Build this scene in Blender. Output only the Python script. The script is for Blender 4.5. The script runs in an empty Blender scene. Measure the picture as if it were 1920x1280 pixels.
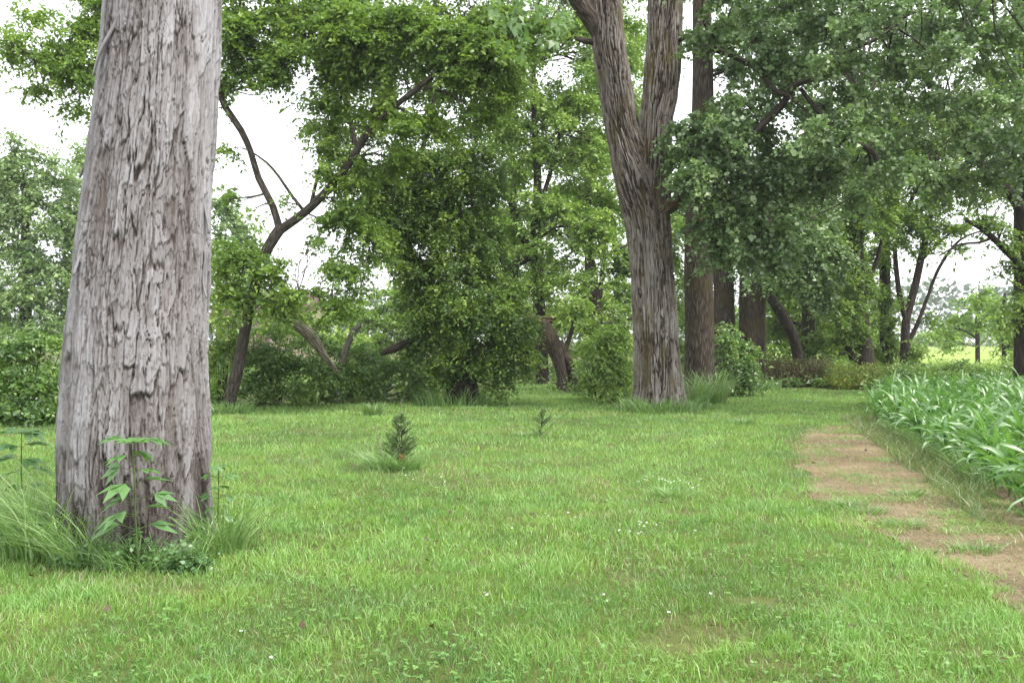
import bpy, math, random
import numpy as np
from mathutils import Vector

SEED = 11
rng = np.random.default_rng(SEED)
random.seed(SEED)
scene = bpy.context.scene
col = scene.collection
F, CX, CY, CAMH = 1663.0, 960.0, 640.0, 1.6

# ------------------------------------------------------------------ helpers
def P(px, py, d):
    """pixel of the 1920x1280 photograph at depth d (m) -> point in the place"""
    return np.array([(px - CX) / F * d, d, CAMH + (CY - py) / F * d])

def G(px, py):
    """pixel -> point on the flat ground"""
    d = CAMH * F / (py - CY)
    return np.array([(px - CX) / F * d, d, 0.0])

def mk(name, V, groups, mats, parent=None, attrs=None, smooth=False, mi=None, origin=None):
    """groups: list of (M,k) integer arrays -> ONE mesh object"""
    V = np.asarray(V, dtype=np.float32)
    if origin is not None:
        V = V - np.asarray(origin, dtype=np.float32)
    me = bpy.data.meshes.new(name)
    me.vertices.add(len(V))
    me.vertices.foreach_set('co', V.ravel())
    gs = [np.asarray(g, dtype=np.int32) for g in groups if len(g)]
    li = np.concatenate([g.ravel() for g in gs])
    tot = np.concatenate([np.full(len(g), g.shape[1], dtype=np.int32) for g in gs])
    st = np.concatenate([[0], np.cumsum(tot)[:-1]]).astype(np.int32)
    me.loops.add(len(li))
    me.loops.foreach_set('vertex_index', li)
    me.polygons.add(len(tot))
    me.polygons.foreach_set('loop_start', st)
    if smooth:
        me.polygons.foreach_set('use_smooth', np.ones(len(tot), dtype=bool))
    if not isinstance(mats, (list, tuple)):
        mats = [mats]
    for m in mats:
        me.materials.append(m)
    if mi is not None:
        me.polygons.foreach_set('material_index', np.asarray(mi, dtype=np.int32))
    me.update(calc_edges=True)
    for k, a in (attrs or {}).items():
        a = np.asarray(a, dtype=np.float32)
        if a.ndim == 1:
            at = me.attributes.new(k, 'FLOAT', 'POINT')
            at.data.foreach_set('value', a)
        else:
            at = me.attributes.new(k, 'FLOAT_VECTOR', 'POINT')
            at.data.foreach_set('vector', a.ravel())
    o = bpy.data.objects.new(name, me)
    col.objects.link(o)
    if parent is not None:
        o.parent = parent
    elif origin is not None:
        o.location = origin
    return o

def tag(o, label, cat, group=None, kind=None):
    if label: o['label'] = label
    if cat: o['category'] = cat
    if group: o['group'] = group
    if kind: o['kind'] = kind
    return o

def thing(name, label, cat, loc, group=None):
    o = bpy.data.objects.new(name, None)
    o.empty_display_size = 0.2
    o.location = loc
    col.objects.link(o)
    return tag(o, label, cat, group)

# --------------------------------------------------------------- noise tools
_T3 = rng.random((64, 64, 64)).astype(np.float32)
def vnoise(p):
    p = np.asarray(p, dtype=np.float64)
    i = np.floor(p).astype(int); f = p - i
    f = f * f * (3 - 2 * f)
    i0 = i % 64; i1 = (i + 1) % 64
    x0, y0, z0 = i0[:, 0], i0[:, 1], i0[:, 2]
    x1, y1, z1 = i1[:, 0], i1[:, 1], i1[:, 2]
    fx, fy, fz = f[:, 0], f[:, 1], f[:, 2]
    a = _T3[x0, y0, z0] * (1 - fx) + _T3[x1, y0, z0] * fx
    b = _T3[x0, y1, z0] * (1 - fx) + _T3[x1, y1, z0] * fx
    c = _T3[x0, y0, z1] * (1 - fx) + _T3[x1, y0, z1] * fx
    d = _T3[x0, y1, z1] * (1 - fx) + _T3[x1, y1, z1] * fx
    return (a * (1 - fy) + b * fy) * (1 - fz) + (c * (1 - fy) + d * fy) * fz

def fbm(p, oct=3):
    p = np.asarray(p, dtype=np.float64)
    s = 0; a = 0.5; t = 0
    for k in range(oct):
        s = s + a * vnoise(p * 2 ** k + 17.3 * k); t += a; a *= 0.5
    return s / t

def n2(x, y, s, oct=3, z=0.0):
    return fbm(np.stack([x * s, y * s, np.full_like(x, z)], 1), oct)

_TW = rng.random((256, 256, 4))
def worley(u, v, wrap):
    """u,v in cell units; wrap = cells round the trunk. -> F1, F2, id1, id2, dv (offset along v in cell)"""
    iu = np.floor(u).astype(int); iv = np.floor(v).astype(int)
    F1 = np.full(u.shape, 9.0); F2 = np.full(u.shape, 9.0)
    a1 = np.zeros(u.shape); a2 = np.zeros(u.shape); dv = np.zeros(u.shape)
    for du in (-1, 0, 1):
        for dw in (-1, 0, 1):
            cu = iu + du; cv = iv + dw
            t = _TW[(cu % wrap) % 256, cv % 256]
            x = cu + 0.15 + 0.7 * t[:, 0] - u; y = cv + 0.1 + 0.8 * t[:, 1] - v
            d = np.sqrt(x * x + y * y)
            near = d < F1
            F2 = np.where(near, F1, np.minimum(F2, d))
            a1 = np.where(near, t[:, 2], a1); a2 = np.where(near, t[:, 3], a2)
            dv = np.where(near, y, dv)
            F1 = np.where(near, d, F1)
    return F1, F2, a1, a2, dv

def sstep(a, b, x):
    t = np.clip((x - a) / (b - a), 0, 1)
    return t * t * (3 - 2 * t)

def unit(a):
    return a / np.maximum(np.linalg.norm(a, axis=-1, keepdims=True), 1e-9)

def catmull(pts, step):
    pts = np.asarray(pts, dtype=float)
    out = []
    n = len(pts)
    for i in range(n - 1):
        p0 = pts[max(i - 1, 0)]; p1 = pts[i]; p2 = pts[i + 1]; p3 = pts[min(i + 2, n - 1)]
        L = np.linalg.norm(p2[:3] - p1[:3])
        k = max(2, int(L / step))
        t = np.linspace(0, 1, k, endpoint=False)[:, None]
        out.append(0.5 * (2 * p1 + (p2 - p0) * t + (2 * p0 - 5 * p1 + 4 * p2 - p3) * t ** 2 + (3 * p1 - p0 - 3 * p2 + p3) * t ** 3))
    out.append(pts[-1:])
    return np.concatenate(out)

def tube(path, ns=10, step=0.25, disp=None, cap=True, resample=True):
    """path rows x,y,z,r -> verts, quads, tris, buv(per vertex), extra attr from disp"""
    q = catmull(path, step) if resample else np.asarray(path, float)
    c = q[:, :3]; r = np.maximum(q[:, 3], 0.002)
    m = len(c)
    T = unit(np.gradient(c, axis=0))
    N = np.zeros_like(T); ref = np.array([0, 1.0, 0])
    if abs(T[0] @ ref) > 0.9: ref = np.array([0, 0, 1.0])
    n = ref - T[0] * (ref @ T[0]); n /= np.linalg.norm(n)
    for i in range(m):
        n = n - T[i] * (n @ T[i]); n /= np.linalg.norm(n); N[i] = n
    B = np.cross(T, N)
    s = np.concatenate([[0], np.cumsum(np.linalg.norm(np.diff(c, axis=0), axis=1))])
    th = np.linspace(0, 2 * math.pi, ns + 1)
    S, TH = np.meshgrid(s, th, indexing='ij')
    R = np.repeat(r[:, None], ns + 1, 1)
    h = np.zeros((m, ns + 1))
    if disp is not None:
        dr, h = disp(TH, S, R)
        R = R + dr
    D = np.cos(TH)[..., None] * N[:, None, :] + np.sin(TH)[..., None] * B[:, None, :]
    V = (c[:, None, :] + R[..., None] * D).reshape(-1, 3)
    i = np.arange(m - 1)[:, None] * (ns + 1) + np.arange(ns)[None, :]
    Q = np.stack([i, i + 1, i + ns + 2, i + ns + 1], -1).reshape(-1, 4)
    rm = np.median(r)
    buv = np.stack([TH * rm, S, np.full_like(S, path[0][0])], -1).reshape(-1, 3)
    h = h.reshape(-1)
    Tr = np.zeros((0, 3), int)
    if cap:
        V = np.concatenate([V, c[-1:] + T[-1:] * r[-1] * 0.4])
        e = (m - 1) * (ns + 1) + np.arange(ns)
        Tr = np.stack([e, e + 1, np.full(ns, len(V) - 1)], -1)
        buv = np.concatenate([buv, buv[-1:]]); h = np.concatenate([h, [0]])
    return V, Q, Tr, buv, h

class MB:
    """collects tubes into one mesh"""
    def __init__(s): s.V = []; s.Q = []; s.T = []; s.U = []; s.H = []; s.n = 0
    def tube(s, path, **k):
        V, Q, T, U, H = tube(path, **k)
        s.V.append(V); s.Q.append(Q + s.n); s.T.append(T + s.n); s.U.append(U); s.H.append(H); s.n += len(V)
    def build(s, name, mat, parent, origin, smooth=True):
        V = np.concatenate(s.V)
        gr = [np.concatenate(s.Q), np.concatenate(s.T)]
        return mk(name, V, gr, mat, parent, {'buv': np.concatenate(s.U), 'h': np.concatenate(s.H)}, smooth, origin=origin)

# ---------------------------------------------------------------- materials
def newmat(name):
    m = bpy.data.materials.new(name); m.use_nodes = True
    nt = m.node_tree; nt.nodes.clear()
    return m, nt, nt.nodes, nt.links

def nd(N, t, **k):
    n = N.new(t)
    for a, b in k.items(): setattr(n, a, b)
    return n

def ramp(N, stops, interp='LINEAR'):
    r = N.new('ShaderNodeValToRGB'); r.color_ramp.interpolation = interp
    e = r.color_ramp.elements
    while len(e) < len(stops): e.new(0.5)
    for el, (p, c) in zip(e, stops):
        el.position = p; el.color = (*c, 1)
    return r

def leaf_mat(name, stops, trans=0.35, gloss=0.06, rough=0.45, tcol=(0.20, 0.36, 0.04), drift=None):
    m, nt, N, L = newmat(name)
    out = N.new('ShaderNodeOutputMaterial')
    at = nd(N, 'ShaderNodeAttribute', attribute_name='tint')
    r = ramp(N, stops)
    L.new(at.outputs['Fac'], r.inputs[0])
    cout = r.outputs[0]
    if drift:      # species patches: the hue of the plants drifts from place to place
        tc = N.new('ShaderNodeTexCoord'); nz = N.new('ShaderNodeTexNoise'); nz.inputs['Scale'].default_value = 1.5; nz.inputs['Detail'].default_value = 5
        L.new(tc.outputs['Object'], nz.inputs['Vector'])
        rr = ramp(N, [(0.40, (0, 0, 0)), (0.62, (1, 1, 1))]); L.new(nz.outputs['Fac'], rr.inputs[0])
        dm = nd(N, 'ShaderNodeMix', data_type='RGBA', blend_type='MULTIPLY'); L.new(rr.outputs[0], dm.inputs[0])
        L.new(cout, dm.inputs[6]); dm.inputs[7].default_value = (*drift, 1)
        cout = dm.outputs[2]
    df = N.new('ShaderNodeBsdfDiffuse'); L.new(cout, df.inputs['Color'])
    tl = N.new('ShaderNodeBsdfTranslucent')
    mx = nd(N, 'ShaderNodeMix', data_type='RGBA'); mx.inputs[0].default_value = 0.5
    L.new(cout, mx.inputs[6]); mx.inputs[7].default_value = (*tcol, 1)
    L.new(mx.outputs[2], tl.inputs['Color'])
    m1 = N.new('ShaderNodeMixShader'); m1.inputs[0].default_value = trans
    L.new(df.outputs[0], m1.inputs[1]); L.new(tl.outputs[0], m1.inputs[2])
    gl = N.new('ShaderNodeBsdfGlossy'); gl.inputs['Roughness'].default_value = rough
    gl.inputs['Color'].default_value = (1, 1, 1, 1)
    m2 = N.new('ShaderNodeMixShader'); m2.inputs[0].default_value = gloss
    L.new(m1.outputs[0], m2.inputs[1]); L.new(gl.outputs[0], m2.inputs[2])
    L.new(m2.outputs[0], out.inputs[0])
    return m

def bark_mat(name, dark, mid, light, su=14.0, sv=2.2, bump=0.6, moss=None):
    m, nt, N, L = newmat(name)
    out = N.new('ShaderNodeOutputMaterial')
    b = N.new('ShaderNodeBsdfPrincipled'); b.inputs['Roughness'].default_value = 0.9
    b.inputs['Specular IOR Level'].default_value = 0.15
    at = nd(N, 'ShaderNodeAttribute', attribute_name='buv')
    mp = N.new('ShaderNodeMapping'); mp.inputs['Scale'].default_value = (su, sv, 1)
    L.new(at.outputs['Vector'], mp.inputs['Vector'])
    nz = N.new('ShaderNodeTexNoise'); nz.inputs['Scale'].default_value = 1.3; nz.inputs['Detail'].default_value = 3
    L.new(mp.outputs[0], nz.inputs['Vector'])
    mm = nd(N, 'ShaderNodeMix', data_type='RGBA', blend_type='ADD'); mm.inputs[0].default_value = 0.9
    L.new(mp.outputs[0], mm.inputs[6]); L.new(nz.outputs['Color'], mm.inputs[7])
    vo = nd(N, 'ShaderNodeTexVoronoi', feature='DISTANCE_TO_EDGE'); vo.inputs['Scale'].default_value = 1.0
    L.new(mm.outputs[2], vo.inputs['Vector'])
    n3 = N.new('ShaderNodeTexNoise'); n3.inputs['Scale'].default_value = 3.0; n3.inputs['Detail'].default_value = 6
    L.new(mp.outputs[0], n3.inputs['Vector'])
    ad = nd(N, 'ShaderNodeMath', operation='MULTIPLY_ADD'); ad.inputs[1].default_value = 1.5; 
    L.new(vo.outputs['Distance'], ad.inputs[0])
    sb = nd(N, 'ShaderNodeMath', operation='MULTIPLY_ADD'); sb.inputs[1].default_value = 0.9; sb.inputs[2].default_value = -0.28
    L.new(n3.outputs['Fac'], sb.inputs[0]); L.new(sb.outputs[0], ad.inputs[2])
    r = ramp(N, [(0.05, dark), (0.35, mid), (0.75, light)])
    L.new(ad.outputs[0], r.inputs[0])
    colout = r.outputs[0]
    if moss:
        tc = N.new('ShaderNodeTexCoord')
        n4 = N.new('ShaderNodeTexNoise'); n4.inputs['Scale'].default_value = 1.1; n4.inputs['Detail'].default_value = 5
        L.new(tc.outputs['Object'], n4.inputs['Vector'])
        r4 = ramp(N, [(0.50, (0, 0, 0)), (0.66, (0.75, 0.75, 0.75))]); L.new(n4.outputs['Fac'], r4.inputs[0])
        mx = nd(N, 'ShaderNodeMix', data_type='RGBA'); L.new(r4.outputs[0], mx.inputs[0])
        L.new(colout, mx.inputs[6]); mx.inputs[7].default_value = (*moss, 1)
        colout = mx.outputs[2]
    L.new(colout, b.inputs['Base Color'])
    bp = N.new('ShaderNodeBump'); bp.inputs['Strength'].default_value = bump; bp.inputs['Distance'].default_value = 0.03
    L.new(ad.outputs[0], bp.inputs['Height']); L.new(bp.outputs[0], b.inputs['Normal'])
    L.new(b.outputs[0], out.inputs[0])
    return m

def hero_bark(name, stops, patch=(0.3, 0.3, 0.3), moss=(0.1, 0.09, 0.03), moss_lo=0.55, moss_hi=0.75, fine=60.0, warm=(0.16, 0.10, 0.075)):
    """bark whose plates are modelled; 'h' = plate height 0..1, 'p' = bare-wood patch"""
    m, nt, N, L = newmat(name)
    out = N.new('ShaderNodeOutputMaterial')
    b = N.new('ShaderNodeBsdfPrincipled'); b.inputs['Roughness'].default_value = 0.85
    b.inputs['Specular IOR Level'].default_value = 0.2
    h = nd(N, 'ShaderNodeAttribute', attribute_name='h')
    at = nd(N, 'ShaderNodeAttribute', attribute_name='buv')
    mp = N.new('ShaderNodeMapping'); mp.inputs['Scale'].default_value = (fine, fine * 0.26, 1)
    L.new(at.outputs['Vector'], mp.inputs['Vector'])
    nz = N.new('ShaderNodeTexNoise'); nz.inputs['Scale'].default_value = 1; nz.inputs['Detail'].default_value = 6; nz.inputs['Roughness'].default_value = 0.65
    L.new(mp.outputs[0], nz.inputs['Vector'])
    a = nd(N, 'ShaderNodeMath', operation='MULTIPLY_ADD'); a.inputs[1].default_value = 0.7; a.inputs[2].default_value = -0.35
    L.new(nz.outputs['Fac'], a.inputs[0])
    s = nd(N, 'ShaderNodeMath', operation='ADD'); L.new(h.outputs['Fac'], s.inputs[0]); L.new(a.outputs[0], s.inputs[1])
    r = ramp(N, stops); L.new(s.outputs[0], r.inputs[0])
    tc = N.new('ShaderNodeTexCoord')
    n4 = N.new('ShaderNodeTexNoise'); n4.inputs['Scale'].default_value = 1.7; n4.inputs['Detail'].default_value = 6
    mp4 = N.new('ShaderNodeMapping'); mp4.inputs['Scale'].default_value = (2.2, 2.2, 0.7)
    L.new(tc.outputs['Object'], mp4.inputs['Vector']); L.new(mp4.outputs[0], n4.inputs['Vector'])
    r4 = ramp(N, [(moss_lo, (0, 0, 0)), (moss_hi, (0.7, 0.7, 0.7))]); L.new(n4.outputs['Fac'], r4.inputs[0])
    mx = nd(N, 'ShaderNodeMix', data_type='RGBA'); L.new(r4.outputs[0], mx.inputs[0])
    L.new(r.outputs[0], mx.inputs[6]); mx.inputs[7].default_value = (*moss, 1)
    n5 = N.new('ShaderNodeTexNoise'); n5.inputs['Scale'].default_value = 2.6; n5.inputs['Detail'].default_value = 5
    mp5 = N.new('ShaderNodeMapping'); mp5.inputs['Scale'].default_value = (3, 3, 0.6); mp5.inputs['Location'].default_value = (7, 3, 1)
    L.new(tc.outputs['Object'], mp5.inputs['Vector']); L.new(mp5.outputs[0], n5.inputs['Vector'])
    r5 = ramp(N, [(0.54, (0, 0, 0)), (0.74, (0.42, 0.42, 0.42))]); L.new(n5.outputs['Fac'], r5.inputs[0])
    mw = nd(N, 'ShaderNodeMix', data_type='RGBA'); L.new(r5.outputs[0], mw.inputs[0])
    L.new(mx.outputs[2], mw.inputs[6]); mw.inputs[7].default_value = (*warm, 1)
    pa = nd(N, 'ShaderNodeAttribute', attribute_name='p')
    mp_ = nd(N, 'ShaderNodeMix', data_type='RGBA'); L.new(pa.outputs['Fac'], mp_.inputs[0])
    L.new(mw.outputs[2], mp_.inputs[6]); mp_.inputs[7].default_value = (*patch, 1)
    L.new(mp_.outputs[2], b.inputs['Base Color'])
    bp = N.new('ShaderNodeBump'); bp.inputs['Strength'].default_value = 0.5; bp.inputs['Distance'].default_value = 0.01
    L.new(nz.outputs['Fac'], bp.inputs['Height']); L.new(bp.outputs[0], b.inputs['Normal'])
    L.new(b.outputs[0], out.inputs[0])
    return m

def ground_mat(name, c1, c2, c3, scale=1.0, bump=0.3, dist=0.03):
    m, nt, N, L = newmat(name)
    out = N.new('ShaderNodeOutputMaterial')
    b = N.new('ShaderNodeBsdfPrincipled'); b.inputs['Roughness'].default_value = 0.95
    b.inputs['Specular IOR Level'].default_value = 0.1
    tc = N.new('ShaderNodeTexCoord')
    n1 = N.new('ShaderNodeTexNoise'); n1.inputs['Scale'].default_value = 0.6 * scale; n1.inputs['Detail'].default_value = 6; n1.inputs['Roughness'].default_value = 0.65
    n2_ = N.new('ShaderNodeTexNoise'); n2_.inputs['Scale'].default_value = 14 * scale; n2_.inputs['Detail'].default_value = 8; n2_.inputs['Roughness'].default_value = 0.7
    L.new(tc.outputs['Object'], n1.inputs['Vector']); L.new(tc.outputs['Object'], n2_.inputs['Vector'])
    a = nd(N, 'ShaderNodeMath', operation='MULTIPLY_ADD'); a.inputs[1].default_value = 0.55
    s2 = nd(N, 'ShaderNodeMath', operation='MULTIPLY'); s2.inputs[1].default_value = 0.45
    L.new(n1.outputs['Fac'], a.inputs[0]); L.new(n2_.outputs['Fac'], s2.inputs[0]); L.new(s2.outputs[0], a.inputs[2])
    r = ramp(N, [(0.36, c1), (0.5, c2), (0.64, c3)])
    L.new(a.outputs[0], r.inputs[0]); L.new(r.outputs[0], b.inputs['Base Color'])
    bp = N.new('ShaderNodeBump'); bp.inputs['Strength'].default_value = bump; bp.inputs['Distance'].default_value = dist
    L.new(n2_.outputs['Fac'], bp.inputs['Height']); L.new(bp.outputs[0], b.inputs['Normal'])
    L.new(b.outputs[0], out.inputs[0])
    return m

# foliage colours: albedo tuned by eye, dark -> light leaves
M_COTTON = leaf_mat('cottonwood_leaf', [(0, (0.072, 0.130, 0.048)), (0.5, (0.124, 0.212, 0.066)), (1, (0.215, 0.32, 0.105))], 0.38, 0.06, 0.45, (0.14, 0.28, 0.05))
M_MAPLE = leaf_mat('box_elder_leaf', [(0, (0.066, 0.130, 0.025)), (0.5, (0.135, 0.240, 0.036)), (1, (0.255, 0.375, 0.052))], 0.46, 0.035, 0.5, (0.26, 0.42, 0.05))
M_VINE = leaf_mat('vine_leaf', [(0, (0.046, 0.096, 0.020)), (0.5, (0.092, 0.178, 0.028)), (1, (0.25, 0.365, 0.05))], 0.32, 0.04, 0.5)
M_LIGHT = leaf_mat('light_leaf', [(0, (0.120, 0.210, 0.042)), (0.5, (0.215, 0.345, 0.058)), (1, (0.33, 0.47, 0.085))], 0.42, 0.04, 0.5)
M_FAR = leaf_mat('far_leaf', [(0, (0.140, 0.228, 0.086)), (0.5, (0.215, 0.325, 0.108)), (1, (0.310, 0.427, 0.149))], 0.40, 0.05, 0.5)  # far crowns: paleness of distance haze is put into the leaf colour
M_SHRUB = leaf_mat('shrub_leaf', [(0, (0.050, 0.118, 0.028)), (0.5, (0.112, 0.218, 0.038)), (1, (0.215, 0.335, 0.06))], 0.36, 0.06, 0.45)
M_NEAR = leaf_mat('silver_maple_leaf', [(0, (0.10, 0.20, 0.07)), (1, (0.17, 0.29, 0.10))], 0.5, 0.05, 0.5)
M_GRASS = leaf_mat('grass_blade', [(0, (0.31, 0.245, 0.125)), (0.18, (0.26, 0.225, 0.10)), (0.30, (0.112, 0.215, 0.043)), (0.62, (0.192, 0.355, 0.056)), (1, (0.29, 0.46, 0.09))], 0.40, 0.05, 0.5, (0.25, 0.45, 0.06), drift=(0.84, 0.96, 1.15))
M_TUFT = leaf_mat('tall_grass_blade', [(0, (0.305, 0.244, 0.099)), (0.2, (0.098, 0.189, 0.050)), (0.6, (0.165, 0.305, 0.077)), (1, (0.281, 0.439, 0.143))], 0.38, 0.06, 0.45, (0.244, 0.439, 0.066))
M_CORN = leaf_mat('corn_leaf', [(0, (0.060, 0.170, 0.036)), (0.55, (0.095, 0.235, 0.045)), (1, (0.17, 0.30, 0.085))], 0.40, 0.075, 0.42, (0.209, 0.437, 0.045))
M_WEED = leaf_mat('ragweed_leaf', [(0, (0.07, 0.17, 0.05)), (1, (0.13, 0.26, 0.08))], 0.35, 0.06, 0.45)
M_NEEDLE = leaf_mat('spruce_needle', [(0, (0.12, 0.205, 0.07)), (0.6, (0.19, 0.31, 0.10)), (1, (0.31, 0.43, 0.15))], 0.2, 0.05, 0.5)
M_BROWN = leaf_mat('seedhead', [(0, (0.060, 0.042, 0.026)), (0.6, (0.10, 0.072, 0.038)), (1, (0.12, 0.19, 0.045))], 0.15, 0.02, 0.6, (0.16, 0.12, 0.04))
M_YELLOW = leaf_mat('yellow_weed_leaf', [(0, (0.07, 0.13, 0.03)), (0.5, (0.14, 0.19, 0.03)), (1, (0.30, 0.29, 0.05))], 0.3, 0.03, 0.6)
M_RUST = leaf_mat('rusty_leaf', [(0, (0.30, 0.09, 0.03)), (1, (0.42, 0.16, 0.06))], 0.15, 0.02, 0.6, (0.4, 0.15, 0.05))
M_WHITE = leaf_mat('white_petal', [(0, (0.75, 0.75, 0.7)), (1, (0.85, 0.85, 0.8))], 0.3, 0.02, 0.6, (0.8, 0.8, 0.75))

B_DARK = bark_mat('dark_bark', (0.015, 0.012, 0.009), (0.038, 0.030, 0.024), (0.071, 0.060, 0.050), 16, 2.4)
B_ELDER = bark_mat('box_elder_bark', (0.024, 0.018, 0.015), (0.063, 0.054, 0.045), (0.122, 0.109, 0.094), 24, 3.2)
B_GREY = bark_mat('grey_bark', (0.042, 0.035, 0.030), (0.109, 0.097, 0.084), (0.202, 0.185, 0.168), 20, 3.0)
B_COT = bark_mat('cottonwood_bark', (0.017, 0.013, 0.009), (0.059, 0.045, 0.034), (0.143, 0.124, 0.105), 25, 2.6, 1.0, moss=(0.071, 0.059, 0.021))
B_DEAD = bark_mat('dead_wood', (0.084, 0.067, 0.055), (0.202, 0.168, 0.143), (0.336, 0.302, 0.269), 26, 2.0)
B_STEM = bark_mat('green_stem', (0.05, 0.08, 0.02), (0.09, 0.14, 0.04), (0.13, 0.19, 0.06), 30, 4)
B_SPLIT = bark_mat('split_wood', (0.055, 0.033, 0.022), (0.12, 0.078, 0.054), (0.20, 0.145, 0.11), 60, 2.5)
H_MAPLE = hero_bark('shaggy_maple_bark', [(0.0, (0.032, 0.023, 0.021)), (0.22, (0.092, 0.077, 0.074)), (0.48, (0.180, 0.168, 0.173)), (0.92, (0.320, 0.308, 0.330))],
                    moss=(0.160, 0.144, 0.141), moss_lo=0.52, moss_hi=0.85, fine=70, warm=(0.120, 0.087, 0.075))
H_COT = hero_bark('furrowed_cottonwood_bark', [(0.0, (0.016, 0.013, 0.010)), (0.25, (0.052, 0.040, 0.031)), (0.55, (0.149, 0.128, 0.110)), (0.9, (0.306, 0.288, 0.270))],
                  patch=(0.225, 0.207, 0.187), moss=(0.086, 0.068, 0.020), moss_lo=0.50, moss_hi=0.66, fine=45, warm=(0.108, 0.068, 0.045))

# ------------------------------------------------------------- leaf makers
def leaves(C, A, Nn, Ln, Wd, fold=0.18):
    """rhombic folded leaves. C base points, A axis, Nn normal -> verts (n*4), quads"""
    A = unit(A); S = unit(np.cross(A, Nn)); U = np.cross(S, A)
    Ln = Ln[:, None]; Wd = Wd[:, None]
    v0 = C
    mid = C + A * Ln * 0.42
    v1 = mid + S * Wd * 0.5 + U * Wd * fold
    v2 = C + A * Ln - U * Ln * 0.12
    v3 = mid - S * Wd * 0.5 + U * Wd * fold
    V = np.stack([v0, v1, v2, v3], 1).reshape(-1, 3)
    n = len(C)
    Q = np.arange(n * 4).reshape(n, 4)
    return V, Q

class Leaves:
    def __init__(s): s.V = []; s.T = []; s.n = 0; s.tw = None
    def add(s, C, A, N, L, W, tint, fold=0.18):
        V, Q = leaves(C, A, N, L, W, fold)
        s.V.append(V.astype(np.float32)); s.T.append(np.repeat(tint, 4).astype(np.float32)); s.n += len(C)
    def build(s, name, mat, parent, origin):
        V = np.concatenate(s.V); T = np.concatenate(s.T); Q = np.arange(len(V)).reshape(-1, 4)
        if s.tw is None:
            return mk(name, V, [Q], mat, parent, {'tint': T}, origin=origin)
        mb, bark = s.tw          # the twigs that carry the leaves
        tv = np.concatenate(mb.V); tq = np.concatenate(mb.Q) + len(V); n = len(V)
        U = np.concatenate([np.zeros((n, 3)), np.concatenate(mb.U)])
        return mk(name, np.concatenate([V, tv]), [Q, tq], [mat, bark], parent, {'tint': np.concatenate([T, np.zeros(len(tv))]), 'buv': U},
                  mi=np.concatenate([np.zeros(len(Q)), np.ones(len(tq))]), origin=origin)

def sprays(lv, pos, axis, n=12, L=0.55, leaf=0.11, wr=0.66, flat=0.55, droop=0.25, tint=None, jit=0.35):
    """leafy twigs: leaves set left and right along a short arching axis"""
    S = len(pos)
    if S == 0: return
    axis = unit(axis)
    up = np.array([0, 0, 1.0]) + rng.normal(0, 0.35, (S, 3))
    side = unit(np.cross(axis, up))
    t = (np.arange(n) + 0.5) / n
    t = np.clip(t[None, :] + rng.normal(0, 0.06, (S, n)), 0.02, 1)
    sg = np.where(np.arange(n) % 2 == 0, 1.0, -1.0)[None, :, None]
    LL = (L * rng.uniform(0.65, 1.3, S))[:, None]
    C = pos[:, None, :] + axis[:, None, :] * (t * LL)[..., None]
    C[..., 2] -= droop * LL * t ** 2
    A = axis[:, None, :] * 0.55 + side[:, None, :] * sg * 0.8 + rng.normal(0, jit, (S, n, 3))
    A[..., 2] -= 0.28
    N = np.array([0, 0, 1.0]) * flat + rng.normal(0, 0.45, (S, n, 3))
    C = C + rng.normal(0, 0.03, (S, n, 3)) * L
    ln = leaf * np.exp(rng.normal(-.08, .25, S * n))
    tt = (np.repeat(tint, n) + rng.normal(0, 0.12, S * n)).clip(0, 1)
    lv.add(C.reshape(-1, 3), A.reshape(-1, 3), N.reshape(-1, 3), ln, ln * wr * rng.uniform(0.8, 1.2, S * n), tt)

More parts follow.
